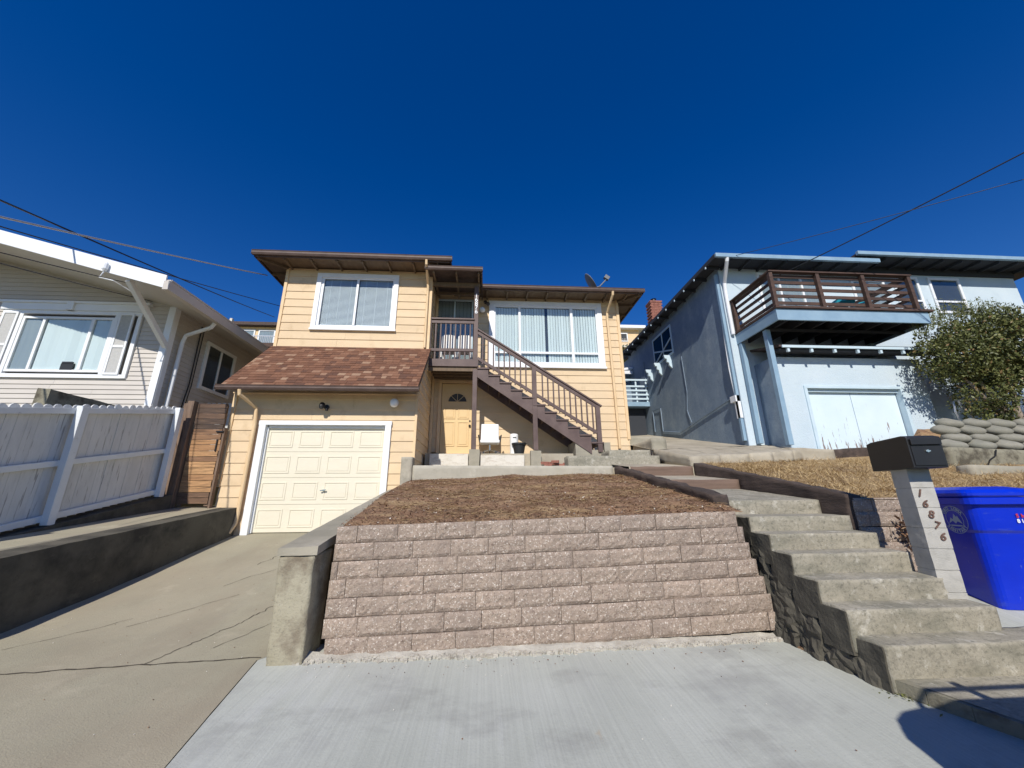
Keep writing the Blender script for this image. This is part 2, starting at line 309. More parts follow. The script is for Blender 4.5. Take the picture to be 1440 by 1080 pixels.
# ---------------------------------------------------------------- helpers for buildings
def siding(mb,axis,pos,out,a0,a1,z0,z1,openings=(),reveal=.235,tb=.024,tt=.007,alim=None,phase=0.):
    z=z0-phase
    while z<z1-1e-4:
        zl=max(z,z0); zh=min(z+reveal,z1)
        cuts=sorted({zl,zh}|{o[k] for o in openings for k in (2,3) if zl<o[k]<zh})
        for c0,c1 in zip(cuts,cuts[1:]):
            mid=(c0+c1)/2; b0,b1=(a0,a1) if alim is None else alim(mid)
            if b1<=b0: continue
            segs=[(b0,b1)]
            for o in openings:
                if o[2]<mid<o[3]:
                    ns=[]
                    for s0,s1 in segs:
                        if o[0]>s0: ns.append((s0,min(s1,o[0])))
                        if o[1]<s1: ns.append((max(s0,o[1]),s1))
                    segs=[q for q in ns if q[1]-q[0]>1e-3]
            th=lambda zz: tb+(tt-tb)*(zz-z)/reveal
            sg=[]; rj=random.Random(int(z*1000)+int(pos*77))
            for s0,s1 in segs:
                q0=s0
                while s1-q0>3.2:
                    ln=rj.uniform(1.4,3.0); sg.append((q0,q0+ln-.003,rj.random())); q0+=ln
                sg.append((q0,s1,rj.random()))
            for s0,s1,vv in sg:
                g0=pos+out*th(c0); g1=pos+out*th(c1)
                P=(lambda a,d,zz:(a,d,zz)) if axis=='x' else (lambda a,d,zz:(d,a,zz))
                c=[P(s0,g0,c0),P(s1,g0,c0),P(s1,pos,c0),P(s0,pos,c0),P(s0,g1,c1),P(s1,g1,c1),P(s1,pos,c1),P(s0,pos,c1)]
                mb.hexa(c,vv)
        z+=reveal
def frame(mb,x0,x1,y0,y1,z0,z1,w,wb=None):   # rectangular ring facing -Y: outer x0..x1,z0..z1
    wb=w if wb is None else wb
    mb.box(x0,x1,y0,y1,z1-w,z1); mb.box(x0,x1,y0,y1,z0,z0+wb)
    mb.box(x0,x0+w,y0,y1,z0+wb,z1-w); mb.box(x1-w,x1,y0,y1,z0+wb,z1-w)
def tails(mb,xs,y0,y1,z0,z1,w=.045): 
    for x in xs: mb.box(x-w/2,x+w/2,y0,y1,z0,z1)
def hip(mb,x0,x1,y0,y1,z,h,edge=.1):
    i=min((x1-x0),(y1-y0))/2-.05
    mb.box(x0,x1,y0,y1,z,z+edge)
    a=z+edge+.003
    mb.hexa([(x0,y0,a),(x1,y0,a),(x1,y1,a),(x0,y1,a),(x0+i,y0+i,a+h),(x1-i,y0+i,a+h),(x1-i,y1-i,a+h),(x0+i,y1-i,a+h)])
def downspout(name,pts,m,parent,r=.035):
    mb=MB()
    for a,b in zip(pts,pts[1:]):
        mb.bar(a,b,r*2.2,r*1.7,up=(0,-1,.01) if abs(b[2]-a[2])>.05 else (0,0,1))
    mb2=MB(); mb2.tube(pts,r*1.1,10); 
    return build(name,mb2,m,parent,smooth=False,bev=.004)

# ================================================================= YELLOW HOUSE
H=thing('house','yellow two storey house with a cream garage door and an outside stair','house',(-1.6,9,2))
SZ=2.2
# backing volumes
mb=MB()
mb.box(-5.53,-4.93,8.79,9.9,.9,4.0); mb.box(-2.1,-1.6,8.79,9.9,.9,4.0); mb.box(-4.93,-2.1,8.79,9.9,3.25,4.0)
mb.hexa([(-5.53,8.79,4.0),(-1.6,8.79,4.0),(-1.6,9.9,4.0),(-5.53,9.9,4.0),(-5.53,8.80,4.32),(-1.6,8.80,4.32),(-1.6,9.9,5.38),(-5.53,9.9,5.38)])
mb.box(-5.53,-1.6,10.02,20,.9,7.86); mb.box(-1.6,4.17,11.12,20,2.2,7.76)
build('wall_core',mb,YEL,H)
# garage front siding
mb=MB(); siding(mb,'x',8.79,-1,-5.55,-1.58,1.2,3.93,[(-4.93,-2.1,.8,3.27)])
mb.box(-5.56,-4.93,8.755,8.79,.93,1.198); mb.box(-2.1,-1.58,8.755,8.79,.93,1.198)
build('garage_wall',mb,YEL,H)
# garage side wall (faces +x) following the roof slope
mb=MB(); siding(mb,'y',-1.6,1,8.79,9.9,2.0,5.4,alim=lambda z:(max(8.79,8.79+(z-4.12)*1.0),9.9))
siding(mb,'y',-1.6,1,9.9,11.03,2.0,7.74)
build('side_wall',mb,YEL,H); mb=MB(); siding(mb,'y',-5.53,-1,8.79,9.9,1.2,5.4,alim=lambda z:(max(8.79,8.79+(z-4.12)*1.0),9.9)); siding(mb,'y',-5.53,-1,9.9,20,1.2,7.8)
build('side_wall',mb,YEL,H); mb=MB(); siding(mb,'y',4.17,1,11.0,20,2.9,7.7)
build('side_wall',mb,YEL,H)
mb=MB(); siding(mb,'x',9.93,-1,-5.55,-1.58,5.36,7.85,[(-4.70,-2.51,6.03,7.69)],phase=.1)
build('upper_wall',mb,YEL,H)
mb=MB(); siding(mb,'x',11.03,-1,-1.576,4.19,2.86,7.75,[(.09,3.60,5.43,7.54),(-1.36,-.31,2.0,4.93),(-1.57,-.40,5.0,7.62)],phase=.05)
mb.box(-.3,4.19,10.985,11.03,2.5,2.858)
build('main_wall',mb,YEL,H)
# corner boards
mb=MB()
for x0,x1,y0,y1,z0,z1 in ((-5.60,-5.52,8.745,8.83,1.88,3.93),(-1.60,-1.545,8.745,8.83,2.40,4.0),(-5.60,-5.52,9.885,9.97,5.30,7.85),(-1.64,-1.545,9.88,9.97,4.9,7.83),(4.13,4.215,10.98,11.06,3.22,7.74),(-1.572,-1.50,10.93,11.0,2.4,7.7)):
    mb.box(x0,x1,y0,y1,z0,z1)
mb.box(-5.62,-1.52,8.735,8.775,3.90,3.93)
build_each('corner_board',mb,YELT,H,bev=.004)
# garage door
gd=MB(); gd.box(-4.80,-2.22,8.87,8.90,.955,3.20)
N=4; pw=(2.58)/4
for r in range(4):
    z0=.97+r*.55; z1=z0+.545
    gd.box(-4.80,-2.22,8.845,8.868,z0,z1)
    for k in range(4):
        xa=-4.80+k*pw+.065; xb=-4.80+(k+1)*pw-.065
        frame(gd,xa,xb,8.835,8.843,z0+.09,z1-.09,.028)
        gd.box(xa+.045,xb-.045,8.838,8.843,z0+.135,z1-.135)
GD=build('garage_door',gd,CREAM,H,bev=.004)
mb=MB(); mb.tube([(-3.43,8.843,1.80),(-3.43,8.80,1.80)],.022,12); mb.bar((-3.49,8.79,1.795),(-3.37,8.79,1.81),.018,.022)
build('handle',mb,STEEL,GD)
mb=MB(); mb.box(-4.93,-4.79,8.715,8.84,.93,3.19); mb.box(-2.23,-2.10,8.715,8.84,.93,3.19); mb.box(-4.94,-2.09,8.713,8.84,3.19,3.285)
mb.box(-4.79,-4.76,8.80,8.86,.96,3.16); mb.box(-4.76,-2.26,8.80,8.86,3.13,3.19)
build('garage_door_frame',mb,WHITE,H,bev=.004)
# shingle roof over the garage
mb=MB()
sl0=Vector((0,8.29,3.955)); sl1=Vector((0,9.9,5.50)); dv=(sl1-sl0); Ls=dv.length; dv.normalize(); nn=Vector((0,-dv.z,dv.y))
rows=17; ex=Ls/rows
for r in range(rows):
    x=-5.63-ru(0,.15); 
    while x<-1.49:
        w=random.choice((.11,.14,.17,.2,.24)); xa=max(x,-5.63); xb=min(x+w,-1.49)
        if xb-xa>.01:
            a=sl0+dv*(r*ex-.0); b=sl0+dv*min((r+1)*ex+.03,Ls)
            t=.010+ru(0,.008); val=random.choice((.1,.25,.35,.4,.5,.6,.7,.3,.45)); 
            if rnd()<.09: val=ru(.88,1)
            lo=a+nn*.006; 
            mb.hexa([(xa,a.y,a.z),(xb-.003,a.y,a.z),(xb-.003,b.y,b.z),(xa,b.y,b.z),
                     (xa,(a+nn*t).y,(a+nn*t).z),(xb-.003,(a+nn*t).y,(a+nn*t).z),(xb-.003,(b+nn*.004).y,(b+nn*.004).z),(xa,(b+nn*.004).y,(b+nn*.004).z)],val)
        x+=w
build('shingles',mb,SHING,H)
mb=MB(); mb.hexa([(-5.63,8.31,3.86),(-1.49,8.31,3.86),(-1.49,9.9,5.38),(-5.63,9.9,5.38),(-5.63,8.295,3.945),(-1.49,8.295,3.945),(-1.49,9.9,5.485),(-5.63,9.9,5.485)])
build('roof_board',mb,SOFF,H)
def gutter(mb,x0,x1,y,z,h=.10,d=.10):
    prof=[(y,z),(y+.015,z-.03),(y+.015,z-h*.6),(y+.04,z-h),(y+d,z-h),(y+d,z),(y+d-.012,z),(y+d-.012,z-h+.012),(y+.045,z-h+.012),(y+.028,z-h*.55),(y+.02,z)]
    mb.prism(prof,'x',x0,x1)
    for xx in (x0,x1): mb.box(xx-.004,xx+.004,y+.01,y+d-.003,z-h+.002,z-.002)
mb=MB(); gutter(mb,-5.68,-1.46,8.195,3.955); build('gutter',mb,BROWN,H)
# left upper roof, main roof, porch roof
mb=MB(); hip(mb,-6.17,-1.03,9.38,20.5,7.90,.9,.08); build('roof',mb,ROOF,H)
mb=MB(); mb.box(-6.19,-1.01,9.36,9.39,7.83,7.99); mb.box(-6.20,-6.17,9.36,20.5,7.83,7.99); mb.box(-1.03,-1.0,9.36,10.3,7.83,7.99); gutter(mb,-6.23,-.97,9.26,7.985,.12)
build('gutter',mb,BROWN,H)
mb=MB(); mb.box(-6.16,-1.04,9.40,20.4,7.885,7.897); tails(mb,[-5.45+i*.68 for i in range(7)],9.41,9.90,7.80,7.883); mb.bar((-5.56,9.9,7.84),(-6.15,9.42,7.84),.05,.08)
for i in range(12): mb.box(-6.15,-5.6,10.2+i*.7,10.25+i*.7,7.80,7.883)
build('eave_soffit',mb,SOFF,H)
mb=MB(); hip(mb,-1.03,4.80,10.46,20.5,7.73,.9,.08); build('roof',mb,ROOF,H)
mb=MB(); mb.box(-.14,4.83,10.44,10.47,7.66,7.81); mb.box(4.80,4.84,10.44,20.5,7.66,7.81); gutter(mb,-.14,4.86,10.34,7.80,.11); build('gutter',mb,BROWN,H)
mb=MB(); mb.box(-.3,4.79,10.48,20.4,7.715,7.727); tails(mb,[.0+i*.62 for i in range(8)],10.48,11.0,7.63,7.713); mb.bar((4.19,11,7.67),(4.78,10.5,7.67),.05,.08)
for i in range(12): mb.box(4.22,4.79,11.2+i*.7,11.25+i*.7,7.63,7.713)
build('eave_soffit',mb,SOFF,H)
mb=MB(); mb.hexa([(-1.64,9.46,7.66),(-.16,9.46,7.66),(-.16,11.0,7.80),(-1.64,11.0,7.80),(-1.64,9.46,7.74),(-.16,9.46,7.74),(-.16,11.0,7.88),(-1.64,11.0,7.88)]); build('porch_roof',mb,ROOF,H)
mb=MB(); gutter(mb,-1.70,-.13,9.36,7.745,.11); mb.box(-.165,-.135,9.46,11.0,7.60,7.76); build('gutter',mb,BROWN,H)
mb=MB(); mb.box(-1.55,-.2,9.96,10.05,7.47,7.58); tails(mb,[-1.48,-.86,-.24],9.48,10.9,7.58,7.655,.05); mb.box(-1.55,-.2,10.5,10.55,7.50,7.58); build('porch_beam',mb,SOFF,H)
# windows -----------------------------------------------------------
def hblinds(mb,x0,x1,y,z0,z1,step=.034):
    z=z0+.02
    while z<z1: 
        mb.hexa([(x0,y,z-.012),(x1,y,z-.012),(x1,y+.012,z+.011),(x0,y+.012,z+.011),(x0,y,z-.0105),(x1,y,z-.0105),(x1,y+.012,z+.0125),(x0,y+.012,z+.0125)]); z+=step
def vblinds(mb,x0,x1,y,z0,z1,w=.085,gap=()):
    x=x0
    while x<x1-.01:
        if not any(g0<x+w/2<g1 for g0,g1 in gap):
            xe=min(x+w*.93,x1); d=ru(.008,.03)
            mb.hexa([(x,y,z0),(xe,y+d,z0),(xe,y+d+.002,z0),(x,y+.002,z0),(x,y,z1),(xe,y+d,z1),(xe,y+d+.002,z1),(x,y+.002,z1)])
        x+=w
def pane(parent,x0,x1,y,z0,z1,m=None):
    mb=MB(); mb.box(x0,x1,y,y+.004,z0,z1); return build('pane',mb,m or GLASS,parent)
w=MB(); x0,x1,z0,z1=-4.73,-2.49,6.0,7.71; frame(w,x0,x1,9.865,9.94,z0,z1,.125,.10); w.box(x0-.02,x1+.02,9.845,9.94,z0-.02,z0+.028)
WF=build('window',w,WHITE,H,bev=.004)
w=MB(); frame(w,-4.605,-2.615,9.90,9.93,6.10,7.585,.04); w.box(-3.64,-3.585,9.885,9.93,6.14,7.545); w.box(-4.565,-4.53,9.89,9.93,6.14,7.545); build('sash',w,VINYL,WF,bev=.003)
w=MB(); hblinds(w,-4.52,-3.66,9.945,6.15,7.54); hblinds(w,-3.57,-2.66,9.945,6.15,7.54)
for xx in (-4.35,-4.1,-3.8,-3.4,-3.1,-2.8): w.box(xx-.004,xx+.004,9.941,9.944,6.15,7.54)
build('blinds',w,SLAT,WF); pane(WF,-4.56,-3.61,9.925,6.14,7.545); pane(WF,-3.61,-2.65,9.925,6.14,7.545)
w=MB(); w.box(-4.6,-2.62,9.975,9.98,6.1,7.58); build('curtain',w,SCREEN,WF)
# need recess behind window: carve by placing a shallow dark box proud of the core
w=MB(); x0,x1,z0,z1=.07,3.64,5.40,7.58; frame(w,x0,x1,10.955,11.04,z0,z1,.15,.11); w.box(x0-.03,x1+.03,10.935,11.04,z0-.03,z0+.03)
WM=build('picture_window',w,WHITE,H,bev=.004)
w=MB(); X0,X1=.22,3.49
w.box(X0,X1,10.98,11.03,7.38,7.43); w.box(X0,X1,10.98,11.03,5.51,5.56); w.box(X0,X0+.05,10.98,11.03,5.56,7.38); w.box(X1-.05,X1,10.98,11.03,5.56,7.38)
w.box(X0+.05,X1-.05,10.975,11.03,5.83,5.895); w.box(.985,1.055,10.97,11.03,5.56,7.38); w.box(2.62,2.70,10.97,11.03,5.56,7.38)
build('sash',w,VINYL,WM,bev=.003)
w=MB(); vblinds(w,.27,.98,11.045,5.56,7.38); vblinds(w,1.06,2.62,11.045,5.56,7.38,gap=((1.86,1.94),(1.99,2.03))); vblinds(w,2.70,3.44,11.045,5.56,7.38); build('blinds',w,BLIND,WM)
for a,b in ((.27,.985),(1.055,2.62),(2.70,3.44)): pane(WM,a,b,11.01,5.56,7.38)
w=MB(); w.box(.2,3.5,11.075,11.08,5.5,7.43); build('curtain',w,SCREEN,WM)
# upper sliding door behind the porch rail
w=MB(); frame(w,-1.56,-.42,10.985,11.03,5.1,7.60,.05); w.box(-1.02,-.97,10.98,11.03,5.15,7.55); UD=build('sliding_door',w,BLUEL,H,bev=.003)
w=MB(); vblinds(w,-1.50,-.48,11.05,5.15,7.55,.11); build('blinds',w,CURT,UD); pane(UD,-1.51,-.47,11.012,5.15,7.55)
w=MB(); w.box(-1.56,-.42,11.08,11.085,5.1,7.6); build('curtain',w,SCREEN,UD)
# lower front door
w=MB(); w.box(-1.27,-.40,11.0,11.03,2.82,4.84)
for a,b in ((-1.19,-.87),(-.80,-.48)):
    frame(w,a,b,10.985,10.999,3.02,3.72,.03); w.box(a+.05,b-.05,10.99,10.999,3.07,3.67)
    frame(w,a,b,10.985,10.999,3.80,4.14,.03); w.box(a+.05,b-.05,10.99,10.999,3.85,4.09)
FD=build('front_door',w,YDOOR,H,bev=.003)
w=MB(); n=14; cx,cz,rr=-.82,4.30,.27
pts=[(cx+rr*math.cos(math.pi*i/n),cz+rr*.95*math.sin(math.pi*i/n)) for i in range(n+1)]
w.prism(pts,'y',10.985,10.996); build('fan_window',w,GLASSD if False else SCREEN,FD)
w=MB()
for i in range(5):
    t=math.pi*i/4; w.bar((cx,10.98,cz),(cx+rr*math.cos(t),10.98,cz+rr*.95*math.sin(t)),.012,.012)
w.tube([(a,10.98,b) for a,b in pts],.012,6); build('fan_muntins',w,YDOOR,FD)
w=MB(); w.lathe([(.0,0),(.028,.005),(.034,.03),(.02,.045),(.012,.06)],(-.45,10.94,3.60),12,Matrix.Rotation(R(-90),3,'X')); w.tube([(-.45,11,3.60),(-.45,10.95,3.60)],.02,10); build('knob',w,BLACK,FD,smooth=True)
w=MB(); w.tube([(-.45,11,3.74),(-.45,10.98,3.74)],.024,10); build('deadbolt',w,BLACK,FD)
w=MB(); w.box(-1.37,-1.28,10.965,11.03,2.72,4.95); w.box(-.39,-.30,10.965,11.03,2.72,4.95); w.box(-1.28,-.39,10.965,11.03,4.86,4.95); w.box(-1.28,-.39,10.93,11.03,2.75,2.815); build('door_frame',w,YELT,H,bev=.003)
# downspouts
downspout('downspout',[(-5.19,8.25,3.86),(-5.19,8.27,3.76),(-5.02,8.66,3.55),(-5.01,8.69,3.2),(-5.02,8.69,1.35),(-5.03,8.68,1.15),(-5.08,8.60,.98)],YELT,H)
downspout('downspout',[(-1.66,9.31,7.87),(-1.66,9.33,7.75),(-1.66,9.80,7.42),(-1.66,9.84,7.2),(-1.66,9.84,5.5)],YELT,H,.032)
downspout('downspout',[(3.86,10.39,7.70),(3.86,10.42,7.60),(3.80,10.90,7.22),(3.80,10.93,7.0),(3.84,10.93,4.4),(3.85,10.93,2.95)],YELT,H)
# wall lamps
w=MB(); w.lathe([(.05,0),(.05,.05),(.03,.06)],(-2.05,8.76,3.70),14,Matrix.Rotation(R(90),3,'X')); LA=build('lamp_base',w,BLACKP,H,smooth=False)
w=MB(); w.lathe([(.02,-.1),(.06,-.085),(.088,-.045),(.098,0),(.088,.045),(.06,.085),(.0,.1)],(-2.05,8.62,3.68),18); build('lamp_globe',w,GLOBE,LA,smooth=True)
w=MB(); w.lathe([(.055,0),(.055,.03),(.02,.035)],(-3.56,8.765,3.60),14,Matrix.Rotation(R(90),3,'X')); w.tube([(-3.56,8.73,3.60),(-3.56,8.66,3.58)],.015,8); w.lathe([(.0,0),(.055,.02),(.06,.06),(.05,.12),(.03,.15)],(-3.60,8.62,3.66),14,Matrix.Rotation(R(150),3,'X')); w.lathe([(.03,0),(.035,.03),(.03,.07)],(-3.52,8.66,3.50),12); build('spot_lamp',w,BLACK,H,smooth=False)
w=MB(); w.lathe([(.05,0),(.05,.05),(.03,.06)],(-.14,11.0,7.22),14,Matrix.Rotation(R(90),3,'X')); LB=build('lamp_base',w,BLACKP,H)
w=MB(); w.lathe([(.02,-.09),(.06,-.07),(.085,-.03),(.09,0),(.08,.04),(.05,.075),(.0,.085)],(-.14,10.86,7.20),18); build('lamp_globe',w,GLOBE,LB,smooth=True)
w=MB(); w.tube([(-.02,10.99,7.52),(-.02,10.88,7.46)],.02,8); w.lathe([(.0,0),(.05,.02),(.06,.07),(.045,.12)],(-.05,10.88,7.50),12,Matrix.Rotation(R(140),3,'X')); w.lathe([(.0,0),(.05,.02),(.06,.07),(.045,.12)],(.03,10.88,7.42),12,Matrix.Rotation(R(120),3,'X')); build('spot_lamp',w,BLACK,H)
# porch deck, posts and railing
w=MB(); w.box(-1.54,-.24,9.96,10.99,5.16,5.22); w.box(-1.56,-.22,9.92,9.958,5.02,5.23); PD=build('porch_deck',w,BROWNR,H,bev=.004)
w=MB(); w.box(-1.54,-.26,9.97,10.98,5.10,5.155)
for i in range(4): w.box(-1.52,-.28,10.1+i*.27,10.14+i*.27,4.97,5.10)
w.box(-1.54,-.26,9.965,10.0,4.90,5.015); build('deck_joists',w,SOFF,PD)
w=MB(); w.box(-.36,-.24,9.95,10.07,2.80,4.96); w.box(-.36,-.24,9.95,10.07,5.235,7.47); build('porch_post',w,BROWNR,H,bev=.005)
w=MB()
for i,ch in enumerate('16876'):
    vs,fs=text_mesh(ch,.17,.006); w.add([(v.x-.30,9.945-v.z,v.y+7.16-i*.125) for v in vs],fs)
build('house_number',w,WHITE,H)
w=MB(); w.box(-1.61,-1.52,9.93,10.02,4.99,6.40); w.box(-1.63,-.34,9.915,10.03,6.40,6.445); w.box(-1.52,-.36,9.94,10.0,6.29,6.37); w.box(-1.52,-.36,9.94,10.0,5.46,5.54)
for i in range(8): x=-1.40+i*.135; w.box(x-.019,x+.019,9.955,9.993,5.24,6.30)
build('porch_railing',w,BROWNR,H,bev=.003)
# staircase
ST=bpy.data.objects.new('staircase',None); COL.objects.link(ST); ST.parent=H; ST.location=Vector((0,10,3))-Vector(H.location)
TR=[(-.24+.3*k,5.0-.2*k) for k in range(11)]
w=MB()
for x,z in TR: w.box(x,x+.33,9.93,10.92,z-.04,z)
build('treads',w,BROWNR,ST,bev=.004)
w=MB()
pl=[]
for x,z in TR[:]:
    pl+= [(x,z-.042),(x+.30,z-.042)]
top=pl; 
def strg(y0,y1):
    for i,(x,z) in enumerate(TR):
        zb0=4.74-.684*(x+.24); zb1=4.74-.684*(x+.54)
        if i==10: zb0=max(zb0,2.96); zb1=2.9
        w.hexa([(x,y0,zb0),(x+.3,y0,zb1),(x+.3,y1,zb1),(x,y1,zb0),(x,y0,z-.042),(x+.3,y0,z-.042),(x+.3,y1,z-.042),(x,y1,z-.042)])
strg(9.96,10.0); strg(10.86,10.9)
for x,z in TR: w.box(x+.0,x+.02,10.0,10.86,z-.2,z-.042)
build('stringer',w,BROWNR,ST)
w=MB(); w.box(1.24,1.36,9.94,10.03,2.79,5.06); build('stair_post',w,BROWNR,ST,bev=.004)
w=MB(); w.box(2.93,3.05,9.94,10.03,2.74,3.98); build('stair_post',w,BROWNR,ST,bev=.004)
w=MB(); a,b=(-.24,6.12),(3.10,3.955); sp=(b[1]-a[1])/(b[0]-a[0])
w.bar((a[0],9.975,a[1]),(b[0],9.975,b[1]),.115,.04); w.bar((a[0],9.975,a[1]-.085),(b[0]-.1,9.975,b[1]-.085+.065),.05,.085)
w.bar((-.24,9.975,5.28),(2.93,9.975,3.25),.05,.08)
for i in range(21):
    x=-.10+i*.147
    if 1.2<x<1.40 or x>2.88: continue
    zt=a[1]+sp*(x-a[0])-.12; zb=5.28+(3.25-5.28)/(3.17)*(x+.24)-.10
    w.box(x-.018,x+.018,9.93,9.966,zb,zt+.05)
build('stair_railing',w,BROWNR,ST,bev=.003)
w=MB(); w.rbox(2.34,2.72,9.98,10.92,2.25,3.035,res=.08,amp=.008); w.rbox(2.725,3.08,9.98,10.92,2.25,2.80,res=.08,amp=.008,seed=3); build('stair_footing',w,CONC,ST)

# things round the lower entrance -----------------------------------
for i,(x0,x1,zt,lab) in enumerate(((-.41,-.14,2.81,'concrete footing block under the porch post beside the front door'),(1.16,1.43,2.78,'concrete footing block under the middle post of the stair'),(3.085,3.25,2.99,'slim concrete block at the foot of the stair, under the end of the handrail'))):
    w=MB(); w.rbox(x0,x1,9.92,10.12,2.2,zt,res=.05,amp=.008,seed=i); tag(build('concrete_footing',w,CONC,base=((x0+x1)/2,10,2.2)),lab,'footing','concrete blocks under the wooden posts')
w=MB(); w.rbox(-1.40,-.43,10.0,10.10,2.25,2.70,res=.06,amp=.006); tag(build('planter_board',w,PLANK,base=(-.9,10.05,2.25)),'peeling white board with red stains below the front door','board','peeling boards edging the entrance')
w=MB(); w.rbox(-.12,1.0,10.0,10.10,2.25,2.67,res=.06,amp=.006,seed=2); tag(build('planter_board',w,PLANK,base=(.45,10.05,2.25)),'peeling white board below the white office chair','board','peeling boards edging the entrance')
w=MB(); w.box(-1.53,2.3,10.11,11.0,2.3,2.72); struct(build('entrance_slab',w,PAD,base=(0,10.5,2.3)))
w=MB(); w.box(-1.5,3.6,8.7,10.6,1.9,2.255); struct(build('yard_slab',w,PAD,base=(1,9.5,2)))
# office chair
C=thing('office_chair','white office chair with black armrests under the outside stair','chair',(.12,10.5,2.73))
w=MB(); w.obox((.12,10.62,3.33),(.50,.07,.52),Matrix.Rotation(R(-8),3,'X')); build('backrest',w,LEATH,C,bev=.03)
w=MB(); w.obox((.12,10.42,3.05),(.52,.48,.09)); build('seat',w,LEATH,C,bev=.03)
w=MB()
for s in (-1,1): w.tube([(.12+s*.27,10.28,3.04),(.12+s*.30,10.28,3.22),(.12+s*.30,10.56,3.24),(.12+s*.27,10.6,3.08)],.017,8)
build_each('armrest',w,BLACKP,C)
w=MB(); w.tube([(.12,10.42,3.0),(.12,10.42,2.82)],.025,10)
for k in range(5):
    t=2*math.pi*k/5+.3; e=(.12+.27*math.cos(t),10.42+.27*math.sin(t),2.79); w.tube([(.12,10.42,2.84),e],.018,8)
build('base',w,STEEL,C)
w=MB()
for k in range(5):
    t=2*math.pi*k/5+.3; w.lathe([(.0,-.015),(.03,-.015),(.03,.015),(0,.015)],(.12+.27*math.cos(t),10.42+.27*math.sin(t),2.757),10,Matrix.Rotation(R(90),3,'X'))
build_each('castor',w,BLACKP,C)
w=MB(); w.lathe([(.11,0),(.115,.02),(.115,.52),(.10,.56),(.0,.57)],(.78,10.5,2.725),20); T=tag(build('canister',w,LEATH,base=(.78,10.5,2.725),smooth=False),'tall white round canister between the office chair and the black pot','canister')
w=MB(); w.box(.74,.83,10.375,10.386,3.17,3.19); build('vent_label',w,BLACKP,T)
P=thing('flower_pot','black plastic flower pot in front of the white canister','pot',(.90,10.4,2.72))
w=MB(); w.lathe([(.125,0),(.175,.26),(.16,.262),(.115,.02)],(.90,10.36,2.73),20); build('pot_body',w,BLACKP,P,smooth=False)
w=MB(); w.lathe([(.195,.24),(.2,.29),(.18,.29),(.178,.24)],(.90,10.36,2.73),20); build('pot_rim',w,BLACKP,P)
w=MB()
for i in range(9):
    M=Matrix.Rotation(ru(-.5,.5),3,'Z')@Matrix.Rotation(ru(-.2,.2),3,'X'); w.obox((1.5+i*.1,10.0+ru(-.05,.15),2.42+ru(-.02,.09)),(.2,.1,.07),M)
tag(build('brick_pile',w,BRICK,base=(1.9,10,2.4),bev=.008),'loose red bricks heaped in the hollow under the foot of the stair','bricks')
# white chairs on the porch
for k,(cx,lab) in enumerate(((-1.06,'left one of two white plastic chairs behind the porch railing'),(-.62,'right one of two white plastic chairs behind the porch railing'))):
    Cc=thing('plastic_chair',lab,'chair',(cx,10.4,5.22),'white chairs on the porch')
    w=MB(); w.prism([(cx-.2,5.64),(cx+.2,5.64),(cx+.19,6.0),(cx+.12,6.05),(cx-.12,6.05),(cx-.19,6.0)],'y',10.20,10.225); build('backrest',w,LEATH,Cc,bev=.008)
    w=MB(); w.box(cx-.2,cx+.2,10.22,10.64,5.61,5.64); build('seat',w,LEATH,Cc,bev=.008)
    for sx in (-1,1):
        for yy in (10.22,10.62):
            w=MB(); w.bar((cx+sx*.18,yy,5.61),(cx+sx*.21,yy,5.222),.05,.05); build('leg',w,LEATH,Cc)
# satellite dish
D=thing('satellite_dish','grey satellite dish with a receiver arm above the right end of the yellow house roof','satellite dish',(3.62,11.4,8.1))
w=MB(); M=Matrix.Rotation(R(40),3,'Z')@Matrix.Rotation(R(68),3,'X')
M=Matrix.Rotation(R(58),3,'Y')@Matrix.Rotation(R(12),3,'X')
w.lathe([(0,-.05),(.12,-.045),(.26,-.028),(.37,.0),(.385,.012),(.365,.012),(.25,-.012),(.11,-.03),(0,-.032)],(3.50,11.4,8.55),24,M); build('dish',w,mat('dish_grey',(.16,.17,.18),.5),D,smooth=True)
w=MB(); w.tube([(3.57,11.4,8.0),(3.57,11.4,8.35),(3.52,11.4,8.46)],.025,8); build('mast',w,GREYM,D)
w=MB(); w.tube([(3.54,11.4,8.36),(3.80,11.4,8.46),(4.05,11.4,8.74)],.022,8); w.obox((4.06,11.4,8.80),(.17,.12,.13),Matrix.Rotation(R(35),3,'Y')); build('receiver_arm',w,bpy.data.materials['dish_grey'],D)
w=MB(); w.box(3.38,3.8,11.25,11.55,7.9,8.06); build('mount',w,BRICK,D)

# ================================================================= LEFT HOUSE (beige)
LH=thing('house','beige house with white shutters and white gable fascia behind the picket fence','house',(-9,9.5,3))
GS=.27; EX=-6.6; EZ=5.85; RX=-12.55; RZ=EZ+GS*(EX-RX)
mb=MB(); mb.box(-17.5,-7.52,9.12,16,2,6.06)
mb.prism([(-17.5,6.2),(-7.9,6.2),(-12.55,7.40)],'y',9.1,9.3); build('wall_core',mb,SIDG,LH)
mb=MB(); siding(mb,'x',9.02,-1,-17.5,-7.5,2.6,7.5,[(-11.28,-8.16,4.30,6.10)],reveal=.11,tb=.022,tt=.004,alim=lambda z:(-17.5,-7.5) if z<6.12 else (-12.55-(RZ-z)/GS-.2,-12.55+(RZ-z)/GS+.2))
siding(mb,'y',-7.52,1,9.02,16,2.6,6.15,[(10.22,11.45,4.42,5.74)],reveal=.11,tb=.022,tt=.004); build('siding',mb,SIDG,LH)
mb=MB(); mb.box(-7.62,-7.47,8.97,9.0,2.6,6.1); mb.box(-7.525,-7.462,9.001,9.12,2.6,6.1); build_each('corner_board',mb,VINYL,LH)
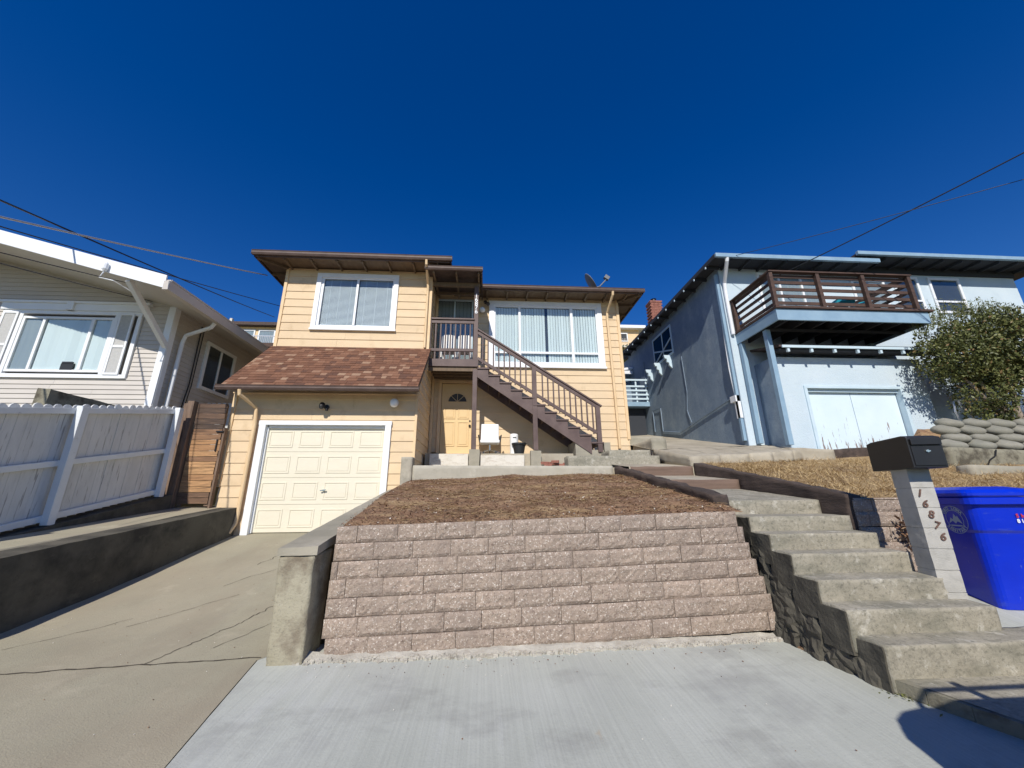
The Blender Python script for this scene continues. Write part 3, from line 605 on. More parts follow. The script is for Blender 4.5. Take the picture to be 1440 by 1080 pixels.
mb=MB(); mb.tube([(-6.62,9.12,5.76),(-6.7,9.15,5.66),(-7.36,9.3,5.5),(-7.42,9.32,5.3),(-7.42,9.32,2.6)],.045,10); build('downspout',mb,VINYL,LH)
# gable roof with wide overhang
y0=7.5
mb=MB()
def slab(mb,xa,za,xb,zb,ya,yb,t0,t1):
    mb.hexa([(xa,ya,za+t0),(xb,ya,zb+t0),(xb,yb,zb+t0),(xa,yb,za+t0),(xa,ya,za+t1),(xb,ya,zb+t1),(xb,yb,zb+t1),(xa,yb,za+t1)])
slab(mb,RX,RZ,EX-.02,EZ,y0+.04,16.5,.13,.17); slab(mb,-18.5,EZ,RX,RZ,y0+.04,16.5,.13,.17); build('roof',mb,ROOF,LH)
mb=MB(); slab(mb,RX,RZ,EX-.02,EZ,y0+.03,9.6,.0,.10); slab(mb,-18.5,EZ,RX,RZ,y0+.03,9.6,.0,.10); slab(mb,-7.9,EZ+GS*1.3,EX-.02,EZ+.005,9.6,16.5,.0,.10); build('soffit',mb,SIDG,LH)
mb=MB(); slab(mb,RX,RZ,EX,EZ-.01,y0,y0+.03,-.05,.24); slab(mb,-18.5,EZ-.01,RX,RZ,y0,y0+.03,-.05,.24); build('fascia',mb,VINYL,LH,bev=.004)
mb=MB(); mb.box(EX-.02,EX+.10,y0-.01,16.5,EZ-.10,EZ+.10); build('gutter',mb,SIDG,LH,bev=.004)
mb=MB(); mb.box(EX-.01,EX+.105,y0+.03,16.5,EZ+.104,EZ+.14); build('roof_edge',mb,SIDG,LH)
mb=MB(); mb.bar((-7.45,8.93,5.05),(-7.4,7.6,6.0),.09,.11); build('roof_brace',mb,VINYL,LH)
# front window with header and shutters
w=MB(); frame(w,-11.25,-8.18,8.96,9.03,4.28,5.93,.09); w.box(-11.3,-8.1,8.93,9.03,5.93,6.10); w.box(-11.36,-8.04,8.90,9.03,6.10,6.16); w.box(-9.85,-9.70,8.885,9.03,5.93,6.15)
w.box(-10.86,-10.78,8.955,9.03,4.37,5.84); w.box(-8.77,-8.69,8.955,9.03,4.37,5.84); LW=build('window',w,VINYL,LH,bev=.004)
w=MB(); frame(w,-10.78,-8.77,8.97,9.02,4.42,5.78,.055); w.box(-10.33,-10.27,8.965,9.02,4.475,5.725); w.box(-9.27,-9.20,8.965,9.02,4.475,5.725); build('sash',w,VINYL,LW,bev=.003)
w=MB(); vblinds(w,-10.25,-9.28,9.013,4.48,5.72,.09); vblinds(w,-9.19,-8.84,9.013,4.48,5.72,.09); build('blinds',w,BLIND,LW)
w=MB(); w.box(-10.72,-10.34,9.012,9.018,4.48,5.72); build('screen',w,CURT,LW)
w=MB(); w.box(-10.78,-8.77,9.06,9.065,4.4,5.8); build('curtain',w,SCREEN,LW)
pane(LW,-10.72,-8.83,8.995,4.48,5.72)
w=MB(); w.box(-9.62,-9.36,8.965,9.0,4.47,4.62); w.box(-9.60,-9.38,8.955,8.99,4.62,4.66); build('window_box',w,BLACKP,LW)
for a,b in ((-11.22,-10.88),(-8.67,-8.34)):
    w=MB(); frame(w,a,b,8.94,8.97,4.36,5.88,.045); w.box(a+.04,b-.04,8.94,8.97,5.02,5.08); sh_=build('shutter',w,VINYL,LW)
    w=MB(); w.box(a+.04,b-.04,8.955,8.965,4.40,5.85); build('shutter_panel',w,SHUT,sh_)
# side window
w=MB(); w.box(-7.52,-7.46,10.22,10.31,4.42,5.74); w.box(-7.52,-7.46,11.36,11.45,4.42,5.74); w.box(-7.52,-7.46,10.31,11.36,5.65,5.74); w.box(-7.52,-7.46,10.31,11.36,4.42,4.51); w.box(-7.52,-7.47,10.80,10.86,4.51,5.65)
SW=build('window',w,VINYL,LH,bev=.004); w=MB(); w.box(-7.505,-7.50,10.3,11.37,4.5,5.66); build('screen',w,SCREEN,SW); w=MB(); w.box(-7.49,-7.486,10.3,11.37,4.5,5.66); build('pane',w,GLASS,SW)
w=MB(); w.lathe([(.02,0),(.05,.05),(.05,.16),(.03,.2)],(-7.78,7.45,6.10),10); w.tube([(-7.78,7.46,6.12),(-7.82,7.44,5.95),(-7.6,7.5,5.92),(-7.4,7.9,5.8)],.012,6); build('cable_anchor',w,VINYL,LH)
w=MB(); w.tube([(-7.48,9.9,6.0),(-7.47,9.9,4.4),(-7.47,9.75,3.2)],.015,6); w.tube([(-7.48,10.0,6.0),(-7.47,9.98,4.4),(-7.47,9.85,3.2)],.012,6); build('wall_cable',w,BLACKP,LH)
# yard bits behind the fence
w=MB(); w.rough([(-7.20,6.5,2.0),(-7.0,6.5,2.0),(-7.0,8.9,2.3),(-7.20,8.9,2.3),(-7.20,6.5,3.37),(-7.0,6.5,3.35),(-7.0,8.9,3.37),(-7.20,8.9,3.37)],res=.1,amp=.008)
tag(build('parapet',w,CONCD,base=(-7.1,7.5,2)),'grey concrete parapet block rising behind the picket fence below the beige house window','parapet')
w=MB(); w.bar((-9.4,6.9,3.6),(-8.55,6.9,3.15),.06,.09); w.bar((-9.4,6.9,3.35),(-8.55,6.9,2.9),.04,.05)
for i in range(5): w.box(-9.35+i*.18,-9.31+i*.18,6.88,6.92,2.4,3.6-.0-i*.095)
tag(build('handrail',w,VINYL,base=(-9,6.9,2.4)),'white sloping handrail just behind the picket fence at the left edge','handrail')

# ================================================================= PICKET FENCE + GATE
F=thing('picket_fence','long white picket fence with peeling paint and rounded tops above the left walkway','fence',(-6.4,6,1.2))
fz=lambda y,a,b: a+(b-a)*(y-5.4)/(8.3-5.4)
ftop=lambda y: fz(y,2.86,3.48); fbot=lambda y: fz(y,1.12,1.74)
mb=MB(); y=2.2; k=0
while y<8.25:
    w_=.132; t=ftop(y+w_/2)+ru(-.012,.012); b=fbot(y)
    pts=[(y+.001,b),(y+w_-.001,b)]+[(y+w_/2+ (w_/2-.001)*math.cos(a),t-.06+.065*math.sin(a)) for a in [math.pi*i/8 for i in range(9)]]
    x=-6.40-ru(0,.008); mb.prism(pts,'x',x,x-.02); y+=w_+.0015
build('pickets',mb,PICK,F)
for a,w_,h in ((-.10,.05,.09),(-.90,.045,.085),(-1.69,.05,.09)):
    mb=MB(); mb.bar((-6.365,2.2,ftop(2.2)+a),(-6.365,8.28,ftop(8.28)+a),w_,h); build('rail',mb,PWHITE,F,bev=.004)
for yy in (4.35,6.38,8.26):
    mb=MB(); mb.box(-6.35,-6.25,yy-.055,yy+.055,fbot(yy)-.05,ftop(yy)-.03); build('fence_post',mb,PWHITE,F,bev=.005)
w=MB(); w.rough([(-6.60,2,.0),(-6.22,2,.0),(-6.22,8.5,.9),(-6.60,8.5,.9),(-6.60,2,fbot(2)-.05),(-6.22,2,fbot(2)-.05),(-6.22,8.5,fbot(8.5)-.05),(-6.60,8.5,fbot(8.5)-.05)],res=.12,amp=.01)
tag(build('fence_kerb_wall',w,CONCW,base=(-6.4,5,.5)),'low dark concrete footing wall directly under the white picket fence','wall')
G=thing('garden_gate','weathered brown gate of horizontal planks between the fence and the garage','gate',(-5.9,8.6,1.5))
mb=MB(); z=1.55
while z<3.58:
    h=ru(.10,.135); 
    mb.box(-6.20+ru(0,.01),-5.585+ru(-.02,.01),8.60,8.625,z,min(z+h-.008,3.62),val=(ru(.0,.35) if z>3.0 or z<1.7 else ru(.45,1.))*(.5 if rnd()<.25 else 1)); z+=h
build('planks',mb,GATE,G)
mb=MB(); mb.box(-6.20,-6.12,8.63,8.67,1.5,3.6); mb.box(-5.68,-5.60,8.63,8.67,1.5,3.6); build('gate_frame',mb,GPOST,G)
mb=MB(); mb.box(-5.66,-5.635,8.575,8.60,2.6,2.85); mb.box(-5.70,-5.56,8.57,8.60,3.0,3.03); build_each('latch',mb,BLACK,G)
mb=MB(); mb.box(-6.35,-6.22,8.50,8.63,1.3,3.66); mb.box(-6.46,-6.36,8.56,8.60,1.4,3.62); build('gate_post',mb,GPOST,G)
mb=MB(); mb.box(-5.585,-5.545,8.60,8.69,1.4,3.1); build('gate_stop',mb,GPOST,G)
F2=thing('picket_fence','short row of white picket tops just visible above the wooden gate','fence',(-6.2,10.5,2))
mb=MB(); y=0
for i in range(14):
    x=-7.45+i*.135; mb.prism([(x,2.0),(x+.125,2.0)]+[(x+.0625+.0625*math.cos(a),4.06+.06*math.sin(a)) for a in [math.pi*j/6 for j in range(7)]],'y',10.6,10.62)
build('pickets',mb,PICK,F2)
mb=MB(); mb.box(-7.45,-5.6,10.57,10.6,3.8,3.9); build('rail',mb,PWHITE,F2)

# ================================================================= LEFT WALKWAY + DRIVEWAY
wkz=lambda y: 1.05+(y-4.8)*.108
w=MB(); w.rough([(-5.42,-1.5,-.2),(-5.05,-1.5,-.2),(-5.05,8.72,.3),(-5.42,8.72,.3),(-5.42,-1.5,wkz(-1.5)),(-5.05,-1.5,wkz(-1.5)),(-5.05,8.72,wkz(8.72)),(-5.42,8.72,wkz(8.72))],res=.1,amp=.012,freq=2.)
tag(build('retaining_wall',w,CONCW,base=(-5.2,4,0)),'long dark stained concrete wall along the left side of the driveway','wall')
w=MB(); w.hexa([(-6.23,-1.5,-.2),(-5.42,-1.5,-.2),(-5.42,8.9,.3),(-6.23,8.9,.3),(-6.23,-1.5,wkz(-1.5)+.0),(-5.42,-1.5,wkz(-1.5)-.006),(-5.42,8.9,wkz(8.9)-.006),(-6.23,8.9,wkz(8.9)+.01)])
w.box(-6.5,-5.50,8.9,12,.8,1.5); struct(build('walkway',w,DRIVE,base=(-5.8,4,0)))
# ground profile
def gz0(y): return .05*y
prof=[(-2,-.1),(0,0),(4.2,.21),(5,.275),(6,.43),(7.4,.69),(8.9,.965)]
def pz(y):
    for (a,b),(c,d) in zip(prof,prof[1:]):
        if y<=c: return b+(d-b)*(y-a)/(c-a)
    return prof[-1][1]
def sheet(name,xl,xr,ys,zf,m,nx=14,amp=.0,kind='structure',dz=0.):
    mb=MB(); vs=[];fs=[]
    for j,y in enumerate(ys):
        for i in range(nx+1):
            x=xl(y)+(xr(y)-xl(y))*i/nx; z=zf(x,y)+dz+amp*noise.noise(Vector((x*.9,y*.9,3)))+amp*.3*noise.noise(Vector((x*4,y*4,1)))
            vs.append((x,y,z))
    for j in range(len(ys)-1):
        for i in range(nx):
            a=j*(nx+1)+i; fs.append((a,a+1,a+nx+2,a+nx+1))
    mb.add(vs,fs); o=build(name,mb,m,base=(0,0,0),smooth=True); struct(o,kind); return o
def fr(a,b,s): 
    n=max(1,round((b-a)/s)); return [a+(b-a)*i/n for i in range(n+1)]
lx=lambda y:-1.80+(y-2.86)*-.176     # apron left joint
dr=sheet('driveway',lambda y:-5.12,lambda y:(lx(y)-.004 if y<4.25 else -1.9+(y-4.25)*.02),fr(-2,4.20,.2)+fr(4.22,8.95,.2),lambda x,y:pz(y),DRIVE,24,.012)
w=MB()
def ribbon(pts,wd,dz=.004,zf=None):
    for i,(a,b) in enumerate(zip(pts,pts[1:])):
        a=Vector((*a,0));b=Vector((*b,0)); d=(b-a); s=Vector((-d.y,d.x,0)).normalized()*wd*(.5 if i%2 else .8)
        q=[a-s,b-s,b+s,a+s]; w.add([(p.x,p.y,(zf or (lambda x,y:pz(y)+.012*noise.noise(Vector((x*.9,y*.9,3)))+.0036*noise.noise(Vector((x*4,y*4,1)))))(p.x,p.y)+dz) for p in q],[(0,1,2,3)])
def jag(a,b,n,am):
    return [(a[0]+(b[0]-a[0])*i/n+(ru(-am,am) if 0<i<n else 0),a[1]+(b[1]-a[1])*i/n+(ru(-am,am) if 0<i<n else 0)) for i in range(n+1)]
ribbon(jag((-3.0,4.2),(-2.8,4.9),16,.018)+jag((-2.8,4.9),(-2.5,5.7),18,.03)+jag((-2.5,5.7),(-2.72,6.5),16,.028),.006)
ribbon(jag((-2.6,4.5),(-2.35,5.1),6,.02),.004); ribbon(jag((-3.6,7.0),(-3.2,8.7),14,.04),.007); ribbon(jag((-3.9,5.1),(-3.2,5.9),9,.03),.004)
ribbon(jag((-3.6,6.2),(-3.0,7.2),9,.04),.004); ribbon(jag((-4.6,4.6),(-4.0,5.3),8,.03),.004)
ribbon(jag((-5.0,4.05),(-2.03,4.27),30,.012),.012)
build('crack',w,CRACK,dr)
ap_r=lambda y: 3.02+max(0,(4.35-y))*0.0 if y>3.2 else 3.02+(3.2-y)*.42
def apz(x,y): return .05*y+ (x-0.)*.003+(.012*max(0,x))
ap=sheet('pavement',lambda y:lx(y)+.004,ap_r,fr(-2,4.55,.2),apz,APRON,16,.006,dz=.006)
# sidewalk / walk to the right of the apron, 6 cm higher, running into the stairs
w=MB(); nx=10
def walk_z(x,y): return .235+ (y-2.6)*.12 if y<3.2 else .305
ys=fr(.6,3.2,.2)
sheet('footpath',lambda y:ap_r(y)+.02,lambda y:9.,ys,lambda x,y:.13+y*.055+ (0 if x<4.4 else (x-4.4)*.03),STEP,22,.01)
w=MB()
for a,b in zip(ys,ys[1:]):
    za=.13+a*.055; zb=.13+b*.055
    w.rough([(ap_r(a)-.02,a,-.1),(ap_r(a)+.05,a,-.1),(ap_r(b)+.05,b,-.1),(ap_r(b)-.02,b,-.1),(ap_r(a)-.02,a,za),(ap_r(a)+.05,a,za+.002),(ap_r(b)+.05,b,zb+.002),(ap_r(b)-.02,b,zb)],res=.06,amp=.008,freq=5)
struct(build('path_edge',w,CONCD,base=(0,0,0)))
sheet('side_slab',lambda y:4.22,lambda y:9.5,fr(3.0,4.7,.2),lambda x,y:.31+(y-3.1)*.22+(x-4.2)*.03,APRON,20,.008,dz=-.004)
# road & big terrain
mb=MB(); mb.box(-60,60,-14,-2.0,-.3,-.12); struct(build('road',mb,ASPH,base=(0,-8,-.2)))
def tz(x,y):
    if y<4.6: return -.35
    if y<11: base=-.35+(y-4.6)*.30
    elif y<20: base=1.57+(y-11)*.22
    else: base=3.55+(y-20)*.50 if y<55 else 21+(y-55)*.1
    if x<-6.6 and y<11: base=max(base,1.6+(y-3)*.17)
    return base
sheet('terrain',lambda y:-150,lambda y:150,[-400,-100,-15,-2,4.6,4.7]+fr(5,22,1)+fr(24,60,3)+[90,150,400],lambda x,y:(tz(x,y)),HILL,150,.0)
sheet('neighbour_yard',lambda y:-20,lambda y:-6.55,fr(0,12,.5),lambda x,y:1.3+(y-3)*.2,HILL,20,.03)

# front retaining wall (split-face blocks)
def debris(name,n,xf,yf,zf,lab):
    mb=MB()
    for i in range(n):
        y=yf(); x=xf(y); z=zf(x,y)+.004; a_=ru(0,6.28); s_=ru(.002,.006); l_=s_*ru(1,2.6)
        M=Matrix.Rotation(a_,3,'Z'); mb.obox((x,y,z+s_*.3),(l_,s_,s_*.6),M,val=random.choice((ru(0,.6),ru(0,.6),1.)))
    o=build(name,mb,bpy.data.materials['bark_chip'],base=(0,0,0)); o['kind']='stuff'
RW=thing('block_retaining_wall','wide retaining wall of rough pinkish brown split faced blocks','retaining wall',(.7,4.2,.2))
def blockwall(mb,xa,xb,y0,zb,zt,ch,bw,tilt=0.,batter=.018,depth=.3,seed=0,sag=None,left=None,right=None):
    rng=random.Random(seed); n=round((zt-zb)/ch)
    for r in range(n):
        x=xa-rng.uniform(.05,.9)*bw if r else xa; yb=y0+r*batter; za=zb+r*ch; x1=xb if right is None else right(r); x0=xa if left is None else left(r)
        while x<x1-.02:
            w_=bw*rng.choice((.92,1.,1.,1.04,.98)); a=max(x,x0); b=min(x+w_,x1)
            if b-a>.05:
                val=rng.random(); nx=max(3,int((b-a)/.035)); nz=5; g=.002; off=rng.uniform(-.012,.012)
                def P(u,v):
                    px=a+g+(b-a-2*g)*u; pz_=za+g+(ch-2*g)*v
                    e=min(u,1-u)*(b-a)/.025; f=min(v,1-v)*ch/.02; k=min(1,max(0,min(e,f)))**.5
                    q=Vector((px*9,pz_*9,r*3.3+seed)); d=off*.6-.014*k+(.012*noise.noise(q)+.009*noise.noise(q*3.1))*(.3+.7*k)
                    return (px,yb+.02+d,pz_+tilt*(px-xa)+(.006*noise.noise(Vector((px*1.2,r,0)))))
                vs=[P(i/nx,j/nz) for j in range(nz+1) for i in range(nx+1)]; fs=[(j*(nx+1)+i,j*(nx+1)+i+1,(j+1)*(nx+1)+i+1,(j+1)*(nx+1)+i) for j in range(nz) for i in range(nx)]
                m0=len(vs); A,B,C_,D_=0,nx,(nz+1)*(nx+1)-1,nz*(nx+1)
                for q in (A,B,C_,D_): vs.append((vs[q][0],yb+depth,vs[q][2]))
                bot=list(range(0,nx+1)); top=list(range(nz*(nx+1),(nz+1)*(nx+1))); lef=[j*(nx+1) for j in range(nz+1)]; rig=[j*(nx+1)+nx for j in range(nz+1)]
                fs+= [tuple(bot[::-1])+(m0,m0+1), tuple(top)+(m0+2,m0+3), tuple(lef)+(m0+3,m0), tuple(rig[::-1])+(m0+1,m0+2)]
                mb.add(vs,fs,val)
            x+=w_
mb=MB(); blockwall(mb,-1.46,2.93,4.20,.20,1.33,.1625,.39,tilt=.027,seed=4,left=lambda r:-1.50,right=lambda r:2.98-.035*r)
build('blocks',mb,BLOCK,RW)
mb=MB(); mb.hexa([(-1.44,4.26,.1),(2.85,4.26,.15),(2.85,4.6,.15),(-1.44,4.6,.1),(-1.44,4.36,1.27),(2.70,4.36,1.38),(2.70,4.6,1.38),(-1.44,4.6,1.27)]); build('wall_core',mb,TIMB,RW)
# crumbled mortar strip at the foot of the wall
mb=MB()
for i in range(900):
    x=ru(-1.66,3.08); yb=4.15+random.gauss(0,.022)+.02*noise.noise(Vector((x*3,0,0))); z=apz(x,yb)+.004; a_,b_,c_=ru(.012,.035),ru(.01,.025),ru(.012,.035)
    M=Matrix.Rotation(ru(0,3),3,'Z')@Matrix.Rotation(ru(-.3,.3),3,'X'); q=[M@Vector((sx*a_*ru(.6,1),sy*b_*ru(.6,1),sz*c_*ru(.5,1))) for sz in (-1,1) for sx,sy in ((-1,-1),(1,-1),(1,1),(-1,1))]
    mb.hexa([p_+Vector((x,yb,z)) for p_ in q])
mb.rough([(-1.64,4.12,.1),(3.08,4.12,.12),(3.08,4.25,.12),(-1.64,4.25,.1),(-1.64,4.135,.222),(3.08,4.135,.262),(3.08,4.25,.30),(-1.64,4.25,.255)],res=.05,amp=.014,freq=8)
build('mortar_strip',mb,CHAL,RW)
# driveway side wall with pier
DW=thing('driveway_wall','sloping concrete wall with a stained square pier between the driveway and the block wall','wall',(-1.8,5,.3))
mb=MB(); mb.rough([(-1.90,4.10,.1),(-1.60,4.10,.1),(-1.60,4.5,.1),(-1.90,4.5,.1),(-1.92,4.10,1.10),(-1.60,4.10,1.10),(-1.58,4.5,1.12),(-1.92,4.5,1.12)],res=.03,amp=.009,freq=6); build('pier',mb,PIERM,DW,smooth=True)
mb=MB(); mb.rough([(-1.94,4.085,1.10),(-1.575,4.085,1.10),(-1.56,8.72,1.74),(-2.04,8.72,1.70),(-1.94,4.085,1.165),(-1.575,4.085,1.18),(-1.56,8.72,1.87),(-2.04,8.72,1.80)],res=.05,amp=.004); build('cap',mb,CONC,DW,smooth=False)
mb=MB(); mb.hexa([(-1.92,4.45,0),(-1.62,4.45,0),(-1.62,8.75,.5),(-2.0,8.75,.5),(-1.92,4.45,1.14),(-1.62,4.45,1.14),(-1.62,8.75,1.76),(-2.0,8.75,1.74)]); build('wall_body',mb,CONCD,DW)
mb=MB(); mb.rbox(-1.77,-1.54,8.46,8.74,1.7,2.47,res=.05,amp=.008); build('end_pier',mb,CONC,DW,smooth=True)
w=MB(); w.rough([(-1.53,8.50,1.7),(2.80,8.50,1.75),(2.80,8.70,1.75),(-1.53,8.70,1.7),(-1.53,8.50,2.29),(2.80,8.50,2.275),(2.80,8.70,2.275),(-1.53,8.70,2.29)],res=.07,amp=.01)
tag(build('kerb_wall',w,CURBM,base=(0,8.6,1.7),smooth=True),'low concrete kerb wall along the top edge of the brown bark bed','wall')

# bark bed
def barkz(x,y): 
    t=(y-4.35)/(8.5-4.35); return 1.33+.027*(x+1.46)+ t*(2.02-1.33-.02) + .05*math.sin(t*math.pi)*.6
sheet('bark_bed',lambda y:-1.47-(y-4.35)*.02,lambda y:2.86,fr(4.33,8.53,.07),barkz,SOIL,70,.055)
def scatter(name,n,xf,yf,zf,m,parent_kind='stuff',size=(.01,.03),lenr=(1,3),tilt=.5,valf=None,up=0.):
    mb=MB()
    for i in range(n):
        y=yf(); x=xf(y); z=zf(x,y)
        if name=='dead_straw' and clus(x,y)<ru(-.25,.12): continue
        s=ru(*size); l=s*ru(*lenr); a=ru(0,6.28); t=ru(-tilt,tilt)
        d=Vector((math.cos(a)*math.cos(t),math.sin(a)*math.cos(t),math.sin(t)+up*rnd())); sd_=Vector((-math.sin(a),math.cos(a),ru(-.4,.4)))
        c=Vector((x,y,z+.006+rnd()*.008)); c.z+=abs(d.z)*l*.3
        mb.add([c-d*l/2-sd_*s/2,c+d*l/2-sd_*s/2*.6,c+d*l/2+sd_*s/2*.6,c-d*l/2+sd_*s/2],[(0,1,2,3)],valf() if valf else rnd())
    o=build(name,mb,m,base=(0,0,0)); o['kind']=parent_kind; return o
def clus(x,y): return noise.noise(Vector((x*1.1+4,y*2.2,0)))
def nz(x,y,amp): return amp*noise.noise(Vector((x*.9,y*.9,3)))+amp*.3*noise.noise(Vector((x*4,y*4,1)))
scatter('bark_chips',15000,lambda y:ru(-1.5,2.86),lambda:4.36+(rnd()**1.4)*4.12,lambda x,y:barkz(x,y)+nz(x,y,.055),CHIP,size=(.005,.015),lenr=(1,2.8),valf=lambda: (.985 if rnd()<.035 else rnd()*.78))
scatter('dead_straw',8500,lambda y:ru(-1.4,2.85),lambda:ru(4.5,8.45),lambda x,y:barkz(x,y)+nz(x,y,.055),STRAW,size=(.004,.008),lenr=(12,30),tilt=.18)

debris('ground_litter',150,lambda y:ru(-4.9,-2.0),lambda:ru(1.,8.5),lambda x,y:pz(y)+.012*noise.noise(Vector((x*.9,y*.9,3)))+.0036*noise.noise(Vector((x*4,y*4,1))),'')
debris('ground_litter',150,lambda y:ru(-1.5,3.0),lambda:(ru(1.2,4.05) if rnd()<.35 else 4.05-abs(random.gauss(0,.12))),lambda x,y:apz(x,y)+.006,'')
# ================================================================= STAIRS RIGHT
CS=thing('concrete_steps','flight of seven worn grey concrete steps beside the block wall','steps',(3.6,4,.3))
Ysr=[3.15,3.38,3.62,3.88,4.13,4.42,4.85]; Zs=[.515,.70,.88,1.065,1.225,1.385,1.555]; Xr=[5.2,4.30,4.21,4.21,4.16,4.18,4.22]
for i in range(7):
    yb=Ysr[i+1]+.06 if i<6 else 6.5
    zb_=Zs[i-1]-.12 if i else .15
    xl=2.975+(.03 if i==0 else 0)
    back=(Zs[i]+.012) if i<6 else 1.74
    mb=MB(); mb.rough([(xl,Ysr[i],zb_),(Xr[i],Ysr[i],zb_),(Xr[i],yb,zb_),(xl,yb,zb_),(xl,Ysr[i]-.008,Zs[i]),(Xr[i],Ysr[i]-.008,Zs[i]),(Xr[i],yb,back),(xl,yb,back)],res=.028 if i<5 else .05,amp=.006,freq=5,seed=i*1.3)
    stp=build('step',mb,STEP,CS,smooth=True)
    if i<6:
        mb=MB(); mb.rough([(xl-.016,Ysr[i]+.01,zb_-.02),(xl+.02,Ysr[i]+.01,zb_-.02),(xl+.02,yb,zb_-.02),(xl-.016,yb,zb_-.02),(xl-.014,Ysr[i]+.008,Zs[i]-.012),(xl+.02,Ysr[i]+.008,Zs[i]-.012),(xl+.02,yb,back-.012),(xl-.014,yb,back-.012)],res=.03,amp=.009,freq=9,seed=i); build('stain_shade_plate',mb,CONCW,stp)  # added plate: stains plus the side's shade, both put into its dark colour
mb=MB()
for i,(y0_,y1_,z0_,z1_) in enumerate(((3.20,3.55,.12,.36),(3.46,3.80,.12,.52),(3.70,4.05,.12,.70),(3.96,4.5,.15,.88),(4.25,5.2,.3,1.1),(4.95,6.3,.5,1.4))):
    mb.rough([(2.955-.02*i,y0_,z0_),(3.2,y0_,z0_),(3.2,y1_,z0_),(2.955-.02*i,y1_,z0_),(2.985,y0_,z1_),(3.2,y0_,z1_),(3.2,y1_,z1_),(2.985,y1_,z1_)],res=.035,amp=.034,freq=7,seed=i+5,fine=.8)
build('rubble_footing',mb,CONCW,CS)
mb=MB(); mb.rough([(2.9,3.22,.05),(3.1,3.22,.05),(3.1,4.4,.05),(2.85,4.4,.05),(2.97,3.22,.19),(3.1,3.22,.2),(3.1,4.4,.3),(2.9,4.4,.3)],res=.05,amp=.03,freq=7); struct(build('soil_edge',mb,SOIL,base=(0,0,0)))
# upper steps with timber risers
PT=sheet('path',lambda y:2.9,lambda y:4.25,fr(6.40,7.8,.1)+[7.801]+fr(7.81,9.0,.1),lambda x,y:(1.87+(y-6.4)*.11 if y<=7.8 else 2.20+(y-7.8)*.13),PAD,10,.01)
w=MB(); w.rbox(2.92,4.22,6.38,6.50,1.6,1.885,res=.06,amp=.01); tag(build('timber_riser',w,TIMBR,base=(3.5,6.4,1.7),smooth=True),'brown timber riser board nearest above the concrete steps','timber','timber risers across the upper path')
w=MB(); w.rbox(2.92,4.22,7.78,7.90,1.9,2.205,res=.06,amp=.01,seed=2); tag(build('timber_riser',w,TIMBR,base=(3.5,7.8,2),smooth=True),'brown timber riser board further up, level with the kerb wall end','timber','timber risers across the upper path')
w=MB(); w.rough([(2.78,4.70,1.35),(2.95,4.70,1.35),(2.95,8.4,1.95),(2.80,8.4,1.95),(2.76,4.70,1.62),(2.95,4.70,1.62),(2.95,8.4,2.255),(2.80,8.4,2.255)],res=.05,amp=.022,freq=5)
tag(build('landscape_timber',w,TIMB,base=(2.87,6,1.5),smooth=True),'dark rotting timber along the left edge of the upper path beside the bark bed','timber','dark timbers edging the path')
w=MB(); w.rough([(4.23,4.45,1.2),(4.40,4.45,1.2),(4.42,7.78,1.9),(4.25,7.78,1.9),(4.23,4.45,1.615),(4.40,4.45,1.615),(4.42,7.78,2.27),(4.25,7.78,2.27)],res=.05,amp=.018,freq=5,seed=4)
tag(build('landscape_timber',w,TIMB,base=(4.32,6,1.5),smooth=True),'dark rotting timber along the right edge of the upper path beside the dry grass','timber','dark timbers edging the path')
UC=thing('concrete_steps','two short concrete steps at the right corner of the yellow house','steps',(3.6,9,2.3))
w=MB(); w.rbox(1.9,4.06,8.90,9.36,2.2,2.54,res=.07,amp=.008); build('step',w,STEP,UC,smooth=True)
w=MB(); w.rbox(3.0,4.04,9.32,10.4,2.3,2.72,res=.07,amp=.008,seed=2); build('step',w,STEP,UC,smooth=True)
w=MB(); w.rbox(4.23,4.6,9.6,10.9,2.5,3.05,res=.08,amp=.015); w.rbox(4.25,5.3,11.2,12.2,2.7,3.35,res=.08,amp=.015,seed=1); build('corner_block',w,CONC,UC,smooth=True)
# broken slab between the houses
def padz(x,y): 
    return 2.40+(y-7.8)*.205+(x-4.2)*.035
mb=MB()
edge=[(4.22,7.80),(4.9,7.86),(5.6,7.95),(6.2,8.05),(6.8,8.18),(7.3,8.45)]
for (xa,ya),(xb,yb) in zip(edge,edge[1:]):
    mb.rough([(xa,ya,padz(xa,ya)-.24),(xb,yb,padz(xb,yb)-.24),(xb,9.6,padz(xb,9.6)-.3),(xa,9.6,padz(xa,9.6)-.3),(xa,ya,padz(xa,ya)),(xb,yb,padz(xb,yb)),(xb,9.6,padz(xb,9.6)),(xa,9.6,padz(xa,9.6))],res=.08,amp=.022,freq=3.5,seed=.0)
o=build('ramp_slab',mb,PAD,base=(0,0,0),smooth=True); struct(o)
sheet('ramp',lambda y:4.2,lambda y:7.4,fr(9.55,17,.25),lambda x,y:padz(x,y)-.0,PAD,10,.02)
w=MB()
zf=lambda x,y: padz(x,y)+.01
w.rough([(6.9,8.35,2.2),(7.9,8.35,2.2),(7.9,8.7,2.2),(6.9,8.7,2.2),(6.9,8.35,2.66),(7.9,8.35,2.62),(7.9,8.7,2.66),(6.9,8.7,2.7)],res=.07,amp=.015); struct(build('garage_kerb',w,PAD,base=(0,0,0),smooth=True))

